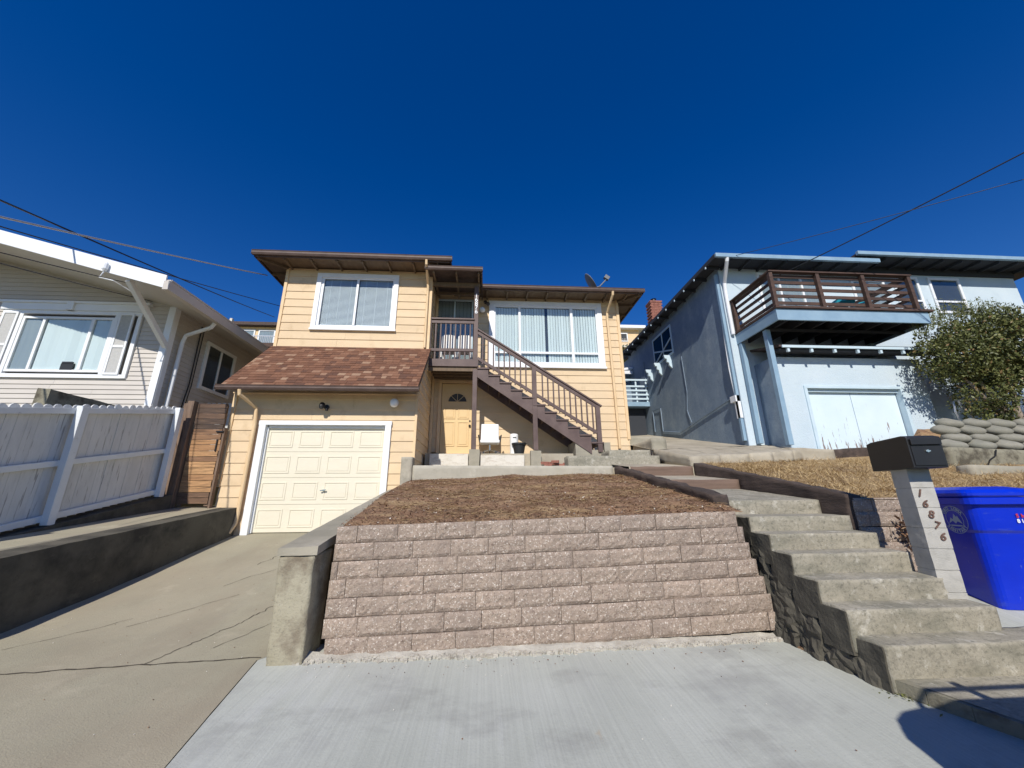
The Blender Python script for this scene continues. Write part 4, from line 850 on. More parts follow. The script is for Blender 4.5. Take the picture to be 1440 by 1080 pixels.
# dry grass terrace right
def gz2(x,y):
    t=(y-4.6)/(8.0-4.6); top=1.60+ t*.70
    if x>7: top+= (x-7)*.03*t
    return top
sheet('grass_bed',lambda y:4.38,lambda y:13.,fr(4.42,9.3,.12),gz2,DRYG,60,.05)
o=scatter('dry_grass',17000,lambda y:4.42+(rnd()**1.2)*5.6,lambda:ru(4.5,8.3),lambda x,y:gz2(x,y)+nz(x,y,.05),STRAW,size=(.003,.007),lenr=(12,30),tilt=.5,up=.5)
w=MB(); blockwall(w,4.28,9.0,4.36,.62,1.58,.16,.385,seed=9,batter=.012)
TW=thing('block_retaining_wall','small brown block wall holding up the dry grass behind the mailbox','retaining wall',(5,4.6,.6)); build('blocks',w,BLOCK,TW)
w=MB(); w.box(4.34,9,4.48,4.85,.4,1.54); w.box(4.31,4.50,4.48,6.2,.8,1.56); build('wall_core',w,TIMB,TW)
w=MB()
for i in range(260):
    c=Vector((4.80+random.gauss(0,.07),4.30+random.gauss(0,.04),1.24+random.gauss(0,.09))); a=ru(0,6.28); s=ru(.008,.02); d=Vector((math.cos(a),math.sin(a),ru(-1,1)))*s*1.6; q=Vector((-math.sin(a),math.cos(a),ru(-1,1)))*s
    w.add([c-d,c-q,c+d,c+q],[(0,1,2,3)],ru(.3,.8))
tag(build('dead_weed',w,CHIP,base=(5.0,4.5,1.1)),'small withered brown weed growing out of the little block wall','weed')
w=MB(); w.rough([(7.7,8.52,2.35),(10.9,8.40,2.55),(10.9,8.55,2.55),(7.7,8.67,2.35),(7.7,8.52,2.62),(10.9,8.40,2.80),(10.9,8.55,2.80),(7.7,8.67,2.62)],res=.08,amp=.012)
tag(build('landscape_timber',w,TIMB,base=(9,8.5,2.4),smooth=True),'weathered timber lying across the foot of the blue garage door','timber')
# right-hand concrete walls and lobed stones
w=MB(); w.rough([(8.9,6.95,1.9),(13,6.95,1.9),(13,7.2,1.9),(8.9,7.2,1.9),(8.95,6.95,2.50),(13,6.95,2.34),(13,7.2,2.34),(8.95,7.2,2.50)],res=.07,amp=.02,freq=3); tag(build('cracked_wall',w,CONCD,base=(10,7,2),smooth=True),'cracked concrete wall under the rounded stones at the right','wall')
w=MB(); w.rough([(8.3,6.2,1.6),(13,6.2,1.6),(13,6.45,1.6),(8.3,6.45,1.6),(8.3,6.2,2.10),(13,6.2,1.93),(13,6.45,1.93),(8.3,6.45,2.10)],res=.07,amp=.015,freq=3,seed=3); tag(build('low_wall',w,CONC,base=(10,6.3,1.7),smooth=True),'lower concrete wall just above the lid of the blue bin','wall')
w=MB(); w.tube([(9.45,6.93,2.12),(9.62,6.93,2.15),(9.7,6.93,2.25),(9.85,6.93,2.33),(9.9,6.93,2.44)],.012,5); build('crack',w,DARK,bpy.data.objects['cracked_wall'])
LS=thing('lobed_stone_wall','wall of stacked rounded planter stones below the bush at the right edge','stone wall',(10.5,7.5,2.5))
w=MB()
def lobe(cx,y,z,r,h):
    n=18; vs=[];fs=[]; prof=[(.25,0),(.62,.07),(.88,.25),(1,.5),(.9,.75),(.66,.93),(.3,1.0)]
    for rr,t in prof:
        for k in range(n):
            c=math.cos(2*math.pi*k/n); s_=math.sin(2*math.pi*k/n); d=1+.06*noise.noise(Vector((cx*3+c,s_,z*5+t)))
            vs.append((cx+c*rr*r*d,y+s_*rr*r*.72*d,z+t*h-.05*(s_+1)*.0+.04*s_))
    for k in range(len(prof)-1):
        for j in range(n): a=k*n+j;b=k*n+(j+1)%n; fs.append((a,b,b+n,a+n))
    fs.append(tuple(range(n-1,-1,-1))); fs.append(tuple((len(prof)-1)*n+j for j in range(n))); w.add(vs,fs)
for r in range(4):
    for i in range(8):
        lobe(9.75+i*.62+(.31 if r%2 else 0)-(.1 if r<2 else -.15)+ru(-.02,.02),7.42+r*.12,2.49+r*.175,.275,.20)
build('stones',w,SACK,LS,smooth=True)
w=MB(); w.rough([(9.6,7.5,2.3),(14,7.5,2.3),(14,8.6,2.3),(9.6,8.6,2.3),(9.9,7.72,2.5),(14,7.72,2.5),(14,8.6,3.15),(10.4,8.6,3.15)],res=.1,amp=.03); struct(build('planter_soil',w,SOIL,base=(0,0,0)))
w=MB(); w.rough([(11.3,8.5,2.9),(20,8.5,2.9),(20,9.7,3.0),(11.3,9.7,3.0),(11.3,8.5,3.15),(20,8.5,3.15),(20,9.7,3.3),(11.3,9.7,3.3)],res=.2,amp=.04); struct(build('garden_soil',w,SOIL,base=(0,0,0)))
w=MB(); w.tube([(11.25,8.3,3.1),(11.15,8.3,3.5),(11.2,8.3,3.75),(11.35,8.32,3.78),(11.42,8.33,3.6)],.02,6); w.tube([(11.35,8.32,3.78),(11.7,8.3,3.15)],.015,6)
tag(build('garden_hose',w,GREYM,base=(11.2,8.3,3.1)),'looped grey hose against the blue wall left of the bush','hose')

# mailbox on block post
a=R(-12); cM=Vector((4.25,3.70,0)); RM=Matrix.Rotation(a,3,'Z')
MP=thing('mailbox_post','square post of stacked grey concrete blocks with brown house numbers','post',(cM.x,cM.y,.5)); MP.rotation_euler=(0,0,a)
def build_local(name,mb,m,parent,**k):
    me_o=build(name,mb,m,None,base=(0,0,0),**k); me_o.parent=parent; return me_o
mb=MB()
for i in range(7):
    z=.08+i*.182; mb.rough([(-.10,-.10,z),(.10,-.10,z),(.10,.10,z),(-.10,.10,z),(-.10,-.10,z+.178),(.10,-.10,z+.178),(.10,.10,z+.178),(-.10,.10,z+.178)],res=.04,amp=.0035,freq=8,seed=i)
mb.box(-.094,.094,-.094,.094,.0,1.34)
build_local('blocks',mb,BLOCKG,MP)
mb=MB()
for i,ch in enumerate('16876'):
    vs,fs=text_mesh(ch,.10,.003); t=R(-20); mb.add([(v.x*math.cos(t)-v.y*math.sin(t)-.045+i*.022,-.107-v.z,(v.x*math.sin(t)+v.y*math.cos(t))+1.12-i*.098) for v in vs],fs)
m=BDOOR; nt_=m.node_tree; bs_=nt_.nodes['Principled BSDF']; tc_=[n for n in nt_.nodes if n.type=='TEX_COORD'][0]
sx_=nd(nt_,'ShaderNodeSeparateXYZ'); nt_.links.new(tc_.outputs['Object'],sx_.inputs[0])
mp_=nd(nt_,'ShaderNodeMapping'); mp_.inputs['Scale'].default_value=(5.5,5.5,.55); nt_.links.new(tc_.outputs['Object'],mp_.inputs[0])
n_=nd(nt_,'ShaderNodeTexNoise',i_Scale=2.2,i_Detail=6.,i_Roughness=.7); nt_.links.new(mp_.outputs[0],n_.inputs[0])
ma_=nd(nt_,'ShaderNodeMath',operation='MULTIPLY_ADD'); ma_.inputs[1].default_value=-.16; ma_.inputs[2].default_value=.0; nt_.links.new(sx_.outputs[2],ma_.inputs[0])
ad_=nd(nt_,'ShaderNodeMath',operation='ADD'); nt_.links.new(ma_.outputs[0],ad_.inputs[0]); nt_.links.new(n_.outputs[0],ad_.inputs[1])
c_=bs_.inputs['Base Color'].links[0].from_socket
nt_.links.new(mixc(nt_,ramp(nt_,ad_.outputs[0],[(.585,0.),(.60,.95)]).outputs[0],c_,(.17,.10,.075)),bs_.inputs['Base Color'])
RUST=mat('rusty_number',(.10,.055,.042),.8,(.20,.12,.09),30.)
build_local('house_number',mb,RUST,MP)
MX=thing('mailbox','large black metal mailbox with a locked front on the concrete block post','mailbox',(cM.x,cM.y,1.85)); MX.rotation_euler=(0,0,a)
mb=MB(); prof=[(-.26,0),(.27,0),(.27,.285),(.20,.30),(-.20,.31),(-.26,.29)]; mb.prism([(p_,q_) for p_,q_ in prof],'x',-.145,.145); build_local('box_body',mb,BLACK,MX,bev=.006)
mb=MB(); mb.box(-.128,.128,-.268,-.262,.02,.205); build_local('door_panel',mb,BLACK,MX,bev=.003)
mb=MB(); mb.box(-.128,.128,-.285,-.262,.215,.27); build_local('mail_slot',mb,BLACK,MX,bev=.003)
mb=MB(); mb.tube([(0,-.268,.155),(0,-.278,.155)],.013,10); mb.box(-.02,.02,-.28,-.277,.15,.16); build_local('lock',mb,STEEL,MX)

# recycling bin
BN=thing('recycling_bin','large bright blue wheeled recycling bin beside the mailbox post','bin',(5.36,4.13,.52)); BN.rotation_euler=(0,0,R(-12)); 
def taper(mb,z0,z1,a,b,n=5):  # a,b: (hx,hy,cx,cy), rounded rectangle rings
    pass
def ring(hx,hy,z,r,cy=0):
    pts=[]
    for cx_,cy_,s in ((hx-r,hy-r,0),(-hx+r,hy-r,90),(-hx+r,-hy+r,180),(hx-r,-hy+r,270)):
        for k in range(5): t=R(s+22.5*k); pts.append((cx_+r*math.cos(t),cy_+cy+r*math.sin(t),z))
    return pts
def loft(mb,rings,cap=True):
    n=len(rings[0]); vs=[p_ for r_ in rings for p_ in r_]; fs=[]
    for k in range(len(rings)-1):
        for j in range(n): a_=k*n+j;b_=k*n+(j+1)%n; fs.append((a_,b_,b_+n,a_+n))
    if cap: fs.append(tuple(range(n-1,-1,-1))); fs.append(tuple((len(rings)-1)*n+j for j in range(n)))
    mb.add(vs,fs)
mb=MB(); loft(mb,[ring(.235,.25,.0,.06),ring(.245,.262,.06,.07),ring(.285,.315,.70,.08),ring(.285,.315,.705,.08),ring(.30,.335,.735,.08),ring(.315,.36,1.02,.08)]); build_local('bin_body',mb,BIN,BN,smooth=False)
mb=MB(); loft(mb,[ring(.335,.385,.985,.09),ring(.35,.40,.99,.1),ring(.352,.402,1.05,.1),ring(.335,.385,1.06,.09)]); build_local('rim',mb,BIN,BN)
mb=MB(); loft(mb,[ring(.345,.40,1.062,.1),ring(.36,.412,1.075,.1),ring(.36,.412,1.10,.1),ring(.33,.37,1.135,.1),ring(.2,.24,1.165,.1)]); build_local('lid',mb,BIN,BN,smooth=False)
for s_ in (-1,1):
    mb=MB(); mb.lathe([(0,-.03),(.12,-.03),(.13,0),(.12,.03),(0,.03)],(s_*.29,.30,.13),20,Matrix.Rotation(R(90),3,'Y')); build_local('wheel',mb,BLACKP,BN)
mb=MB(); mb.tube([(-.25,.40,.98),(-.25,.47,1.0),(.25,.47,1.0),(.25,.40,.98)],.018,8); build_local('handle',mb,BIN,BN)
# seal on the left face: ring, letters, mountain
mb=MB(); cy,cz=-.13,.83
lean=.052
def SP(u,v,o=0):
    u*=1.35; v*=1.35 # on left face (normal -x); u right when seen from -x => -y direction
    z=cz+v; x=-(.30+(z-.735)/(1.02-.735)*.015)-.004-o
    return (x,cy-u,z)
def annulus(r0_,r1_,n=40):
    vs=[SP(r*math.cos(2*math.pi*i/n),r*math.sin(2*math.pi*i/n)) for r in (r0_,r1_) for i in range(n)]
    mb.add(vs,[(i,(i+1)%n,(i+1)%n+n,i+n) for i in range(n)])
annulus(.100,.104); annulus(.068,.072)
for word,c0,st in (('ORO LOMA',90,15),('SANITARY',270,-15)):
    for i,ch in enumerate(word):
        if ch==' ': continue
        vs,fs=text_mesh(ch,.03,.0005); ang=c0+(len(word)-1)/2*st-i*st; t=R(ang-90 if st>0 else ang+90); r_=.086
        mb.add([SP(v.x*math.cos(t)-v.y*math.sin(t)+r_*math.cos(R(ang)),v.x*math.sin(t)+v.y*math.cos(t)+r_*math.sin(R(ang)),v.z*.2) for v in vs],fs)
for pts in ([(-.055,-.03),(-.03,.015),(-.015,.0),(.005,.045),(.02,.02),(.03,.03),(.055,-.03),(.02,-.012),(.0,-.03),(-.02,-.01)],[(-.05,-.04),(.05,-.04),(.04,-.05),(-.04,-.05)]):
    mb.add([SP(u,v) for u,v in pts],[tuple(range(len(pts)))])
SEAL=mat('seal_print',(.36,.46,.60),.6); build_local('seal',mb,SEAL,BN)
mb=MB()
for ch,xx,zz,in (('S',.07,.875),('h',.115,.875)):
    vs,fs=text_mesh(ch,.05,.001); mb.add([(v.x+xx,-.357-v.z,v.y+zz) for v in vs],fs)
build_local('red_print',mb,mat('red_print',(.6,.04,.02),.6),BN)
mb=MB()
for ch,xx,zz,in (('8',.07,.825),('1',.105,.825),('9',.14,.825)):
    vs,fs=text_mesh(ch,.05,.001); mb.add([(v.x+xx,-.353-v.z,v.y+zz) for v in vs],fs)
build_local('white_print',mb,WHITE,BN)

# ================================================================= BLUE HOUSE
B=thing('house','pale blue stucco house with a brown slatted balcony above its garage','house',(9,9.6,3))
mb=MB(); mb.box(6.80,16.4,9.6,17,2.4,8.1); build('front_wall',mb,BLUE,B)
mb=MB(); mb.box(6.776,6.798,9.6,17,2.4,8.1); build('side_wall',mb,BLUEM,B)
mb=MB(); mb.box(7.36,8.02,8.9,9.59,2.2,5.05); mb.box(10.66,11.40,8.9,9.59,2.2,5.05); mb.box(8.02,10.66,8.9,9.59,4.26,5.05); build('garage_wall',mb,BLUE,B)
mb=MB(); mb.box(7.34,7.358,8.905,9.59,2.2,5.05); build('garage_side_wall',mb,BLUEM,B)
w=MB(); w.box(8.10,10.58,9.05,9.1,2.3,4.20); w.box(8.10,9.32,9.02,9.049,2.32,4.19); w.box(9.335,10.58,9.02,9.049,2.32,4.19); BG=build('garage_door',w,BDOOR,B)
w=MB(); w.box(8.0,8.08,8.87,9.05,2.3,4.22); w.box(10.60,10.68,8.87,9.05,2.3,4.22); w.box(8.0,10.68,8.868,9.05,4.22,4.29); w.box(8.08,10.60,8.95,9.0,4.14,4.22); build('garage_door_frame',w,BLUEL,B,bev=.004)
w=MB(); w.hexa([(7.3,8.55,5.20),(11.62,8.55,5.20),(11.62,9.59,5.45),(7.3,9.59,5.45),(7.3,8.55,5.26),(11.62,8.55,5.26),(11.62,9.59,5.51),(7.3,9.59,5.51)]); build('garage_roof',w,ROOF,B)
w=MB(); w.box(7.36,11.62,8.52,8.548,5.17,5.235)
for i in range(7): w.box(7.50+i*.62,7.56+i*.62,8.545,8.60,5.07,5.168)
build('garage_eave',w,BLUEL,B)
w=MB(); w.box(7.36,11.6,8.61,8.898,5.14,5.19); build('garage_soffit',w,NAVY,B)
# roofs
w=MB(); hip(w,6.42,11.3,9.08,17.5,8.11,.8,.07); build('roof',w,ROOF,B)
w=MB(); hip(w,10.7,17.2,9.02,17.5,8.30,.7,.07); build('roof',w,ROOF,B)
w=MB(); w.box(6.40,11.35,9.0,9.078,8.08,8.20); w.box(10.65,17.25,8.93,9.015,8.28,8.39); build('gutter',w,BLUET,B,bev=.006)
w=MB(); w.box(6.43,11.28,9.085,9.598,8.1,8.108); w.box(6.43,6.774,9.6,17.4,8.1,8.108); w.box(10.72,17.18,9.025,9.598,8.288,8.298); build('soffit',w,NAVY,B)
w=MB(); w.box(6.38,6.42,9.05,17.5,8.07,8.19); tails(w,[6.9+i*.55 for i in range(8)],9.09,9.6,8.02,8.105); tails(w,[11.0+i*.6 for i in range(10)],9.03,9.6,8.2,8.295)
for i in range(12): w.box(6.43,6.776,9.5+i*.65,9.55+i*.65,8.0,8.105)
w.box(11.36,16.4,9.55,9.62,8.08,8.297); build('eave_trim',w,NAVY,B)
w=MB()
for i in range(12): w.box(6.365,6.385,9.505+i*.65,9.545+i*.65,8.0,8.06)
build_each('rafter',w,BLUEL,B)
w=MB(); w.tube([(6.75,9.05,8.1),(6.75,9.08,8.0),(6.86,9.5,7.55),(6.87,9.54,7.3),(6.87,9.54,5.95)],.05,10); build('downspout',w,WHITE,B)
w=MB(); w.box(6.70,6.775,9.62,9.70,3.0,7.9); build_each('corner_board',w,BLUET,B)
# windows and doors behind the balcony
def bwin(x0,x1,z0,z1,split=None,y=9.6,vert=None):
    w=MB(); frame(w,x0,x1,y-.045,y+.01,z0,z1,.075)
    if split: w.box(x0+.07,x1-.07,y-.05,y,split-.03,split+.03)
    if vert: 
        for v in vert: w.box(v-.03,v+.03,y-.05,y,z0+.07,z1-.07)
    o=build('window',w,WHITE,B,bev=.004); w=MB(); w.box(x0+.05,x1-.05,y-.006,y-.003,z0+.05,z1-.05); build('screen',w,SCREEN if split else CURT,o)
    pane(o,x0+.05,x1-.05,y-.02,z0+.05,z1-.05)
bwin(13.42,14.46,6.80,7.99,7.18); bwin(12.25,13.08,6.80,7.99,7.18); bwin(7.94,9.92,6.0,7.97,None,vert=(8.6,9.28)); bwin(10.88,11.95,6.6,7.85)
# side window and brackets
w=MB(); w.box(6.745,6.776,12.70,14.28,6.62,6.69); w.box(6.745,6.776,12.70,14.28,7.68,7.75); w.box(6.745,6.776,12.70,12.76,6.69,7.68); w.box(6.745,6.776,14.22,14.28,6.69,7.68); w.box(6.745,6.776,13.42,13.47,6.69,7.68)
w.bar((6.75,12.76,6.75),(6.75,14.2,7.2),.02,.05); w.bar((6.752,12.76,7.25),(6.752,14.2,6.72),.02,.05); SWB=build('window',w,BLUEL,B); w=MB(); w.box(6.768,6.774,12.76,14.22,6.69,7.68); build('screen',w,SCREEN,SWB); w=MB(); w.box(6.764,6.766,12.76,14.22,6.69,7.68); build('pane',w,GLASSD,SWB)
for yy in (12.95,13.8,14.62):
    w=MB(); w.prism([(6.776,6.62),(6.50,6.62),(6.53,6.50),(6.60,6.48),(6.60,6.36),(6.67,6.33),(6.68,6.22),(6.776,6.12)],'y',yy,yy+.09); build('bracket',w,BLUEL,B)
w=MB(); w.box(6.74,6.775,15.3,15.9,5.4,7.2); build('side_door',w,BLUEM,B)
w=MB(); w.tube([(6.74,9.9,4.2),(6.74,11.6,3.95),(6.74,12.9,3.75),(6.74,14.2,4.0),(6.74,14.2,4.9),(6.74,14.9,4.95),(6.74,14.9,4.1)],.02,6); w.tube([(6.75,12.2,6.3),(6.75,12.15,5.0),(6.75,12.3,4.4),(6.74,12.1,3.95)],.012,6); build('wall_pipe',w,BLUEM,B)
w=MB(); w.box(6.66,6.775,9.62,9.85,4.05,4.22); w.box(6.70,6.775,9.6,9.75,3.6,4.05); w.tube([(6.73,9.72,6.4),(6.70,9.72,5.0),(6.72,9.7,4.2)],.018,6); build('meter_box',w,WHITE,B)
# balcony
w=MB(); w.box(6.95,11.06,7.97,9.6,5.97,6.03); BD=build('balcony_deck',w,REDW,B,bev=.004)
w=MB(); w.box(6.97,10.95,8.02,8.06,5.67,5.965); w.box(6.97,7.01,8.06,9.6,5.67,5.965); w.box(10.91,10.95,8.06,9.6,5.67,5.965); w.box(7.04,7.16,8.56,8.68,2.75,5.66); w.box(6.98,7.09,9.44,9.56,2.9,5.66); w.box(10.62,10.74,9.3,9.42,5.3,5.66); build('balcony_beam',w,BLUET,BD,bev=.006)
w=MB(); 
for i in range(8): w.box(7.3+i*.5,7.35+i*.5,8.07,9.59,5.72,5.96)
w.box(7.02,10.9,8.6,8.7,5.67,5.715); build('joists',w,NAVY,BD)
BR=bpy.data.objects.new('balcony_railing',None); COL.objects.link(BR); BR.parent=B; BR.location=(0,0,0)
for x in (7.02,8.25,9.46,10.72):
    w=MB(); w.box(x-.045,x+.045,8.0,8.09,6.032,6.97); build('railing_post',w,REDW,BR,bev=.004)
for x in (7.02,10.72):
    w=MB(); w.box(x-.045,x+.045,9.48,9.57,6.032,6.97); build('railing_post',w,REDW,BR)
w=MB()
for i,z in enumerate((6.12,6.31,6.50,6.69)): 
    w.box(7.0,10.75,8.092,8.118,z,z+.085); w.box(7.067,7.09,8.12,9.5,z,z+.085); w.box(10.65,10.674,8.12,9.5,z,z+.085)
w.box(7.0,10.75,8.092,8.118,6.86,6.95); w.box(7.067,7.09,8.12,9.5,6.86,6.95); w.box(10.65,10.674,8.12,9.5,6.86,6.95)
w.box(6.96,10.79,7.98,8.12,6.972,7.01); w.box(6.96,7.10,8.122,9.58,6.972,7.01); w.box(10.65,10.79,8.122,9.58,6.972,7.01)
build('slats',w,REDW,BR,bev=.003)
# chimney, rear wing, rear balcony
w=MB(); 
for r in range(26):
    z=8.3+r*.083
    for i in range(3): w.box(7.66+i*.18+(.0 if r%2 else .05)-.02,7.66+i*.18+.172+(.0 if r%2 else .05)-.02,15.9,16.4,z,z+.075)
w.box(7.64,8.22,15.88,16.42,10.42,10.5); w.box(7.68,8.16,15.92,16.38,8.3,10.42); CH=build('chimney',w,BRICK,B); w=MB(); w.lathe([(.1,0),(.1,.15),(.14,.16),(0,.22)],(7.92,16.1,10.5),12); build('flue',w,BLACK,CH)
w=MB(); w.box(5.3,6.775,17.02,21,3.5,7.2); w.box(6.8,12,17.02,20,3.5,8.0); build('rear_wing',w,BLUEM,B)
w=MB(); w.hexa([(5.0,16.6,7.05),(6.9,16.6,7.35),(6.9,21,7.35),(5.0,21,7.05),(5.0,16.6,7.15),(6.9,16.6,7.45),(6.9,21,7.45),(5.0,21,7.15)]); w.box(4.95,6.7,16.5,16.58,7.05,7.2); build('rear_roof',w,WHITE,B)
w=MB(); w.box(5.75,6.776,15.2,17.0,5.22,5.40); RB=build('rear_balcony',w,BLUET,B)
w=MB()
for z in (5.5,5.68,5.86,6.04,6.32): w.box(5.78,6.77,15.2,15.24,z,z+.07)
for x in (5.8,6.28,6.72): w.box(x-.03,x+.03,15.24,15.29,5.4,6.38)
for z in (5.5,5.68,5.86,6.04,6.32): w.box(5.76,5.80,15.24,17.0,z,z+.07)
build('rear_railing',w,BLUEL,RB)
w=MB(); w.box(5.9,6.7,15.6,17.0,3.9,5.2); build('under_balcony',w,NAVY,RB)
# things on the balcony
for k,(tx,ty,lab) in enumerate(((9.25,8.5,'teal round-topped patio stool on the blue house balcony, left one'),(9.95,8.7,'teal round-topped patio stool on the blue house balcony, right one'))):
    w=MB(); w.lathe([(.16,0),(.1,.15),(.1,.3),(.26,.36),(.26,.42),(.2,.47),(0,.49)],(tx,ty,6.03),16); tag(build('patio_stool',w,TEAL,base=(tx,ty,6.03)),lab,'stool','teal stools on the balcony')
w=MB(); w.lathe([(.09,0),(.12,.2),(0,.2)],(8.75,8.25,6.03),12); tag(build('flower_pot',w,PLANK,base=(8.75,8.25,6.03)),'small pale pot standing behind the slats of the brown balcony','pot')

# ================================================================= FAR HOUSES
FH=thing('house','distant cream hillside house with a dark flat roof seen left of the yellow house','house',(-29,47,14))
w=MB(); w.box(-38,-24.0,46,56,10,22.2); build('wall',w,YELT,FH)
w=MB(); w.box(-38.6,-23.6,45.3,57,22.2,22.6); build('roof',w,ROOF,FH)
w=MB(); w.box(-38.2,-24.0,44.4,46,19.0,19.5); 
for x in (-36,-33.5,-31,-28.5,-26): w.box(x-.1,x+.1,44.6,44.8,10.5,19.0)
build('balcony',w,REDW,FH)
w=MB(); w.box(-38,-24.2,44.5,44.56,20.35,20.45)
for i in range(70): w.box(-38+i*.2,-37.96+i*.2,44.5,44.54,19.5,20.35)
build('balcony_railing',w,GREYM,FH)
for x in (-30.4,-28.0):
    w=MB(); frame(w,x,x+2.0,45.9,46.01,19.6,21.8,.15); o=build('window',w,WHITE,FH); w=MB(); w.box(x+.1,x+1.9,45.97,45.99,19.7,21.7); build('screen',w,CURT,o); pane(o,x+.1,x+1.9,45.95,19.7,21.7)
for x in (-29.0,-27.7):
    w=MB(); frame(w,x,x+1.0,45.9,46.01,16.6,17.6,.1); o=build('window',w,WHITE,FH); w=MB(); w.box(x+.08,x+.92,45.97,45.99,16.7,17.5); build('screen',w,SCREEN,o)
w=MB(); w.box(-33.6,-32.2,47,48,22.6,23.4); w.box(-32.6,-32.3,47.2,47.6,23.4,23.9); build('chimney',w,PLANK,FH)
FH2=thing('house','distant small cream house with a flat white roof seen between the two houses','house',(18,47,17))
w=MB(); w.box(15,20.1,46,52,15,22.9); build('wall',w,YELT,FH2); w=MB(); w.box(14.6,20.8,45.3,52.4,22.9,23.3); build('roof',w,WHITE,FH2)
w=MB(); frame(w,17.5,18.5,45.9,46.01,21.2,22.4,.12); o=build('window',w,WHITE,FH2); w=MB(); w.box(17.6,18.4,45.95,45.99,21.3,22.3); build('screen',w,SCREEN,o)
w=MB(); w.box(15,20.2,44.9,46,20.0,20.3)
for i in range(26): w.box(15+i*.2,15.04+i*.2,44.9,44.94,20.3,21.2)
build('balcony',w,PLANK,FH2)

# ================================================================= PLANTS
def leafcloud(mb,blobs,n,size,seed=1,vals=(0,1)):
    rng=random.Random(seed); tot=sum(b[3]*b[4]*b[5] for b in blobs)
    for bx,by,bz,rx,ry,rz in blobs:
        k=int(n*rx*ry*rz/tot)
        for i in range(k):
            while True:
                u,v,w_=rng.uniform(-1,1),rng.uniform(-1,1),rng.uniform(-1,1); q=u*u+v*v+w_*w_
                if q<1.25: break
            if q<.25 and rng.random()<.6: continue
            c=Vector((bx+u*rx,by+v*ry,bz+w_*rz)); nzv=noise.noise(c*2.6)
            if nzv<-.2: continue
            if q>.8 and noise.noise(c*5.)<.05: continue
            s=rng.uniform(*size); d=Vector((rng.gauss(0,1),rng.gauss(0,1),rng.gauss(0,1)+.3)).normalized(); e=d.cross(Vector((rng.gauss(0,1),rng.gauss(0,1),rng.gauss(0,1)))).normalized()
            val=.25+.35*noise.noise(c*4)+rng.uniform(0,.5)
            if rng.random()<.05: val=1
            mb.add([c-d*s,c-e*s*.45,c+d*s,c+e*s*.45],[(0,1,2,3)],max(0,min(1,val)))
BU=thing('bush','large multi stemmed green bush with small leaves in front of the blue house wall','bush',(12.6,8.2,3.1))
mb=MB(); leafcloud(mb,[(11.9,8.2,5.0,1.15,.7,.85),(12.9,8.3,5.3,1.2,.75,.95),(13.9,8.3,5.1,1.1,.75,1.0),(11.3,8.1,4.75,.85,.6,.6),(11.8,8.1,4.0,.7,.55,.8),(12.6,8.2,4.4,.8,.55,.5),(13.6,8.2,4.3,.8,.6,.6),(11.9,8.0,3.45,.35,.3,.35)],64000,(.03,.052)); build('foliage',mb,LEAF,BU)
mb=MB()
rng=random.Random(3)
for i in range(260):
    t=ru(.0,1); x=10.6+t*3.8; z=5.4+ .55*math.sin(t*3.14)+ru(-.1,.15); x2=x+ru(-.15,.15); z2=z+ru(.2,.55); mb.tube([(x,8.2,z),(x2,8.15,z2)],[.005,.002],4)
    for k in range(7):
        f=rnd(); c=Vector((x+(x2-x)*f,8.17,z+(z2-z)*f)); d=Vector((ru(-1,1),ru(-1,1),ru(-.2,1))).normalized()*.035; e=Vector((d.z,ru(-.03,.03),-d.x))*.45
        mb.add([c,c+d*.6-e,c+d*1.7,c+d*.6+e],[(0,1,2,3)])
build('twigs',mb,LEAF,BU)
for i,(p0,p1,p2) in enumerate((((12.6,8.2,3.1),(12.75,8.2,3.9),(12.6,8.25,4.9)),((12.7,8.15,3.1),(13.1,8.15,3.8),(13.7,8.2,4.8)),((12.5,8.2,3.1),(12.2,8.2,3.8),(11.6,8.15,4.6)),((12.4,8.1,3.1),(11.9,8.1,3.5),(11.3,8.1,4.4)),((12.65,8.2,3.2),(13.25,8.2,3.5),(14.2,8.2,4.3)))):
    mb=MB(); pts=[]; 
    for k in range(9):
        t=k/8; q=Vector(p0)*(1-t)**2+Vector(p1)*2*t*(1-t)+Vector(p2)*t*t; q+=Vector((noise.noise(q*3),noise.noise(q*3+Vector((5,0,0))),0))*.06; pts.append(q)
    mb.tube(pts,[.075-.055*k/8 for k in range(9)],8); build('stem',mb,BARKM,BU,smooth=True)
UB=thing('shrub','low dark green ground shrub at the foot of the large bush','shrub',(13.2,8.0,3.1))
mb=MB(); leafcloud(mb,[(13.0,7.95,3.3,.5,.3,.25),(13.8,7.95,3.35,.6,.3,.28),(11.9,7.95,3.2,.35,.25,.16)],4500,(.025,.04),seed=8); build('foliage',mb,LEAF,UB)
WB=thing('shrub','scraggly brown green brush on the hillside between the houses','shrub',(17.5,44,15))
mb=MB(); leafcloud(mb,[(15.5,43.5,17.6,1.6,1.,1.2),(17.8,43.5,18.3,2.,1.,1.4),(19.5,43.6,17.6,1.6,1.,1.4)],5000,(.12,.25),seed=5); build('foliage',mb,LEAF,WB)
# weed by kerb
w=MB()
for i in range(160):
    c=Vector((3.06+random.gauss(0,.05),3.15+random.gauss(0,.08),.19+rnd()*.04)); a_=ru(0,6.28); s=ru(.008,.016); d=Vector((math.cos(a_),math.sin(a_),ru(0,1)))*s; q=Vector((-math.sin(a_),math.cos(a_),ru(-.3,.3)))*s*.6
    w.add([c-d,c-q,c+d,c+q],[(0,1,2,3)],ru(.3,.8))
tag(build('weed',w,LEAF,base=(3.06,3.15,.17)),'tiny green weed in the gap at the foot of the concrete steps','weed')

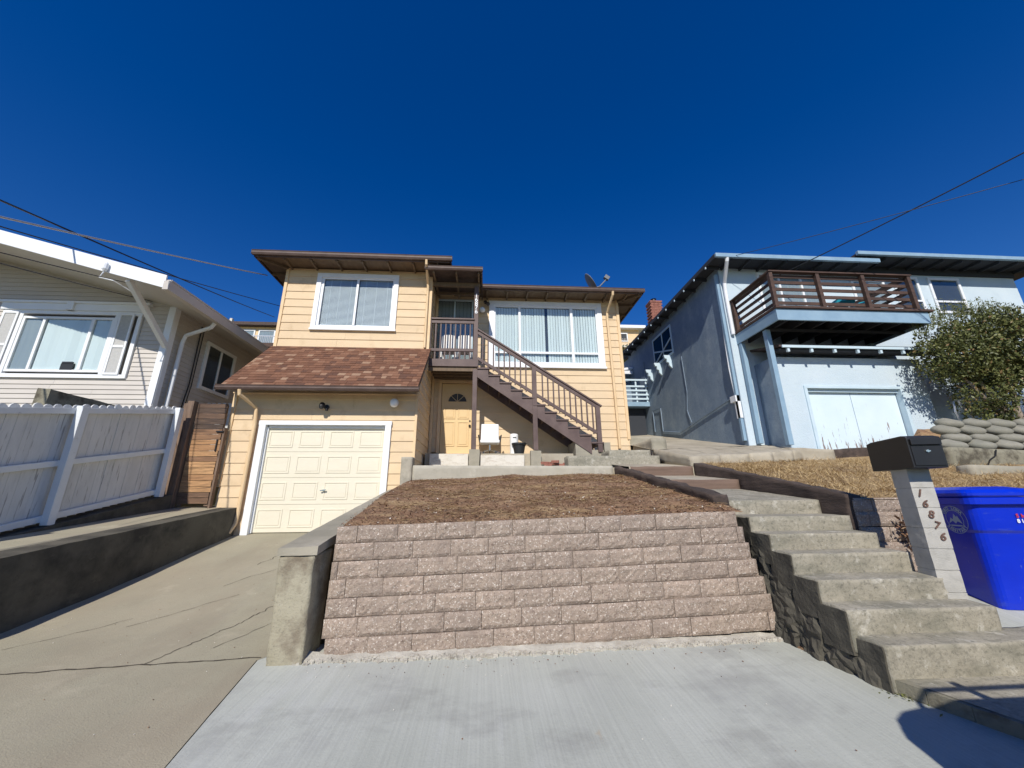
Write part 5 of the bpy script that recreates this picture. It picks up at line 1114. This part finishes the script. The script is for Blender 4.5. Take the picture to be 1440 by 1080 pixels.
# ================================================================= WIRES
def wire(label,pts,r,m,sag=.0,grp='overhead cables'):
    mb=MB(); out=[]
    for (a_,b_) in zip(pts,pts[1:]):
        a_=Vector(a_);b_=Vector(b_)
        for k in range(16): t=k/16; q=a_*(1-t)+b_*t; q.z-=sag*4*t*(1-t); out.append(q)
    out.append(Vector(pts[-1])); mb.tube(out,r,6); tag(build('overhead_cable',mb,m,base=pts[0],smooth=True),label,'cable',grp)
wire('thick black overhead cable crossing steeply above the beige house roof',[(-12.67,22.00,12.12),(-5.73,-3.60,3.44)],0.018,BLACKP,0.15)
wire('pale twisted service cable running to the upper left corner of the yellow house',[(-6.13,9.95,7.63),(-6.15,1.23,3.58)],0.014,GREYM,0.05)
wire('thin black overhead cable, lowest of those above the beige house roof',[(-6.19,11.00,7.22),(-7.11,1.40,4.19)],0.009,BLACKP,0.05)
wire('thin black cable running just under the white gable fascia of the beige house',[(-7.57,7.80,6.04),(-7.11,4.12,4.71)],0.008,BLACKP,0.02)
wire('second thin black cable under the gable of the beige house, ending at its roof brace',[(-7.73,8.60,6.04),(-6.28,3.16,4.13)],0.008,BLACKP,0.03)
wire('thick black cable crossing the brown balcony to the side of the blue house',[(6.81,12.75,7.74),(12.53,0.67,8.48)],0.015,BLACKP,0.25)
wire('thin black cable reaching the left end of the blue house gutter',[(6.99,9.00,8.13),(12.77,3.40,7.39)],0.008,BLACKP,0.08)

# ================================================================= PARKED CAR behind the camera (its shadow falls at lower right)
K=thing('parked_car','dark van with roof rails parked beside the photographer','car',(4.6,-.2,0))

x0,x1,y0_,y1_=2.05,7.0,-.85,1.05
def carring(z,ins,fx0,fx1,r=.32):
    pts=ring((fx1-fx0)/2,(y1_-y0_)/2-ins,z,r); return [(a+(fx0+fx1)/2,b+(y0_+y1_)/2,c) for a,b,c in pts]
w=MB(); loft(w,[carring(.28,.06,x0+.1,x1-.1),carring(.55,.0,x0,x1),carring(.95,.0,x0,x1-.05),carring(1.05,.06,x0+.05,x1-.2)]); build('body',w,CAR,K,bev=.05)
w=MB(); loft(w,[carring(1.052,.08,x0+.06,x1-1.2),carring(1.90,.16,x0+.15,x1-2.1),carring(1.96,.24,x0+.25,x1-2.3)]); build('cabin',w,CAR,K,bev=.05)
w=MB(); loft(w,[carring(1.15,.07,x0+.1,x1-1.3),carring(1.80,.14,x0+.12,x1-2.0)]); build('windows',w,SCREEN,K)
for wx in (x0+.85,x1-.85):
    for wy in (y0_+.1,y1_-.1):
        w=MB(); w.lathe([(0,-.1),(.28,-.1),(.33,-.07),(.33,.07),(.28,.1),(0,.1)],(wx,wy,.33),24,Matrix.Rotation(R(90),3,'X')); wh=build('wheel',w,TYRE,K)
        w=MB(); w.lathe([(0,-.105),(.2,-.105),(.2,.105),(0,.105)],(wx,wy,.33),20,Matrix.Rotation(R(90),3,'X')); build('rim',w,GREYM,wh)
w=MB()
for yy in (y0_+.28,y1_-.28):
    w.tube([(x0+.5,yy,1.93),(x0+.6,yy,2.10),(x1-2.2,yy,2.10),(x1-2.1,yy,1.9)],.022,8)
for xx in (x0+.9,x1-2.6): w.box(xx-.03,xx+.03,y0_+.24,y1_-.24,2.11,2.15)
build('roof_rails',w,BLACKP,K)
for yy in (y0_-.1,y1_+.1):
    w=MB(); w.obox((x1-1.6,yy,1.1),(.12,.2,.16)); build('mirror',w,CAR,K,bev=.03)
for yy in (y0_+.12,y1_-.12):
    w=MB(); w.box(x0-.01,x0+.03,yy-.1,yy+.1,.75,.95); build('tail_light',w,mat('tail_light_red',(.4,.01,.01),.3) if yy<0 else bpy.data.materials['tail_light_red'],K)
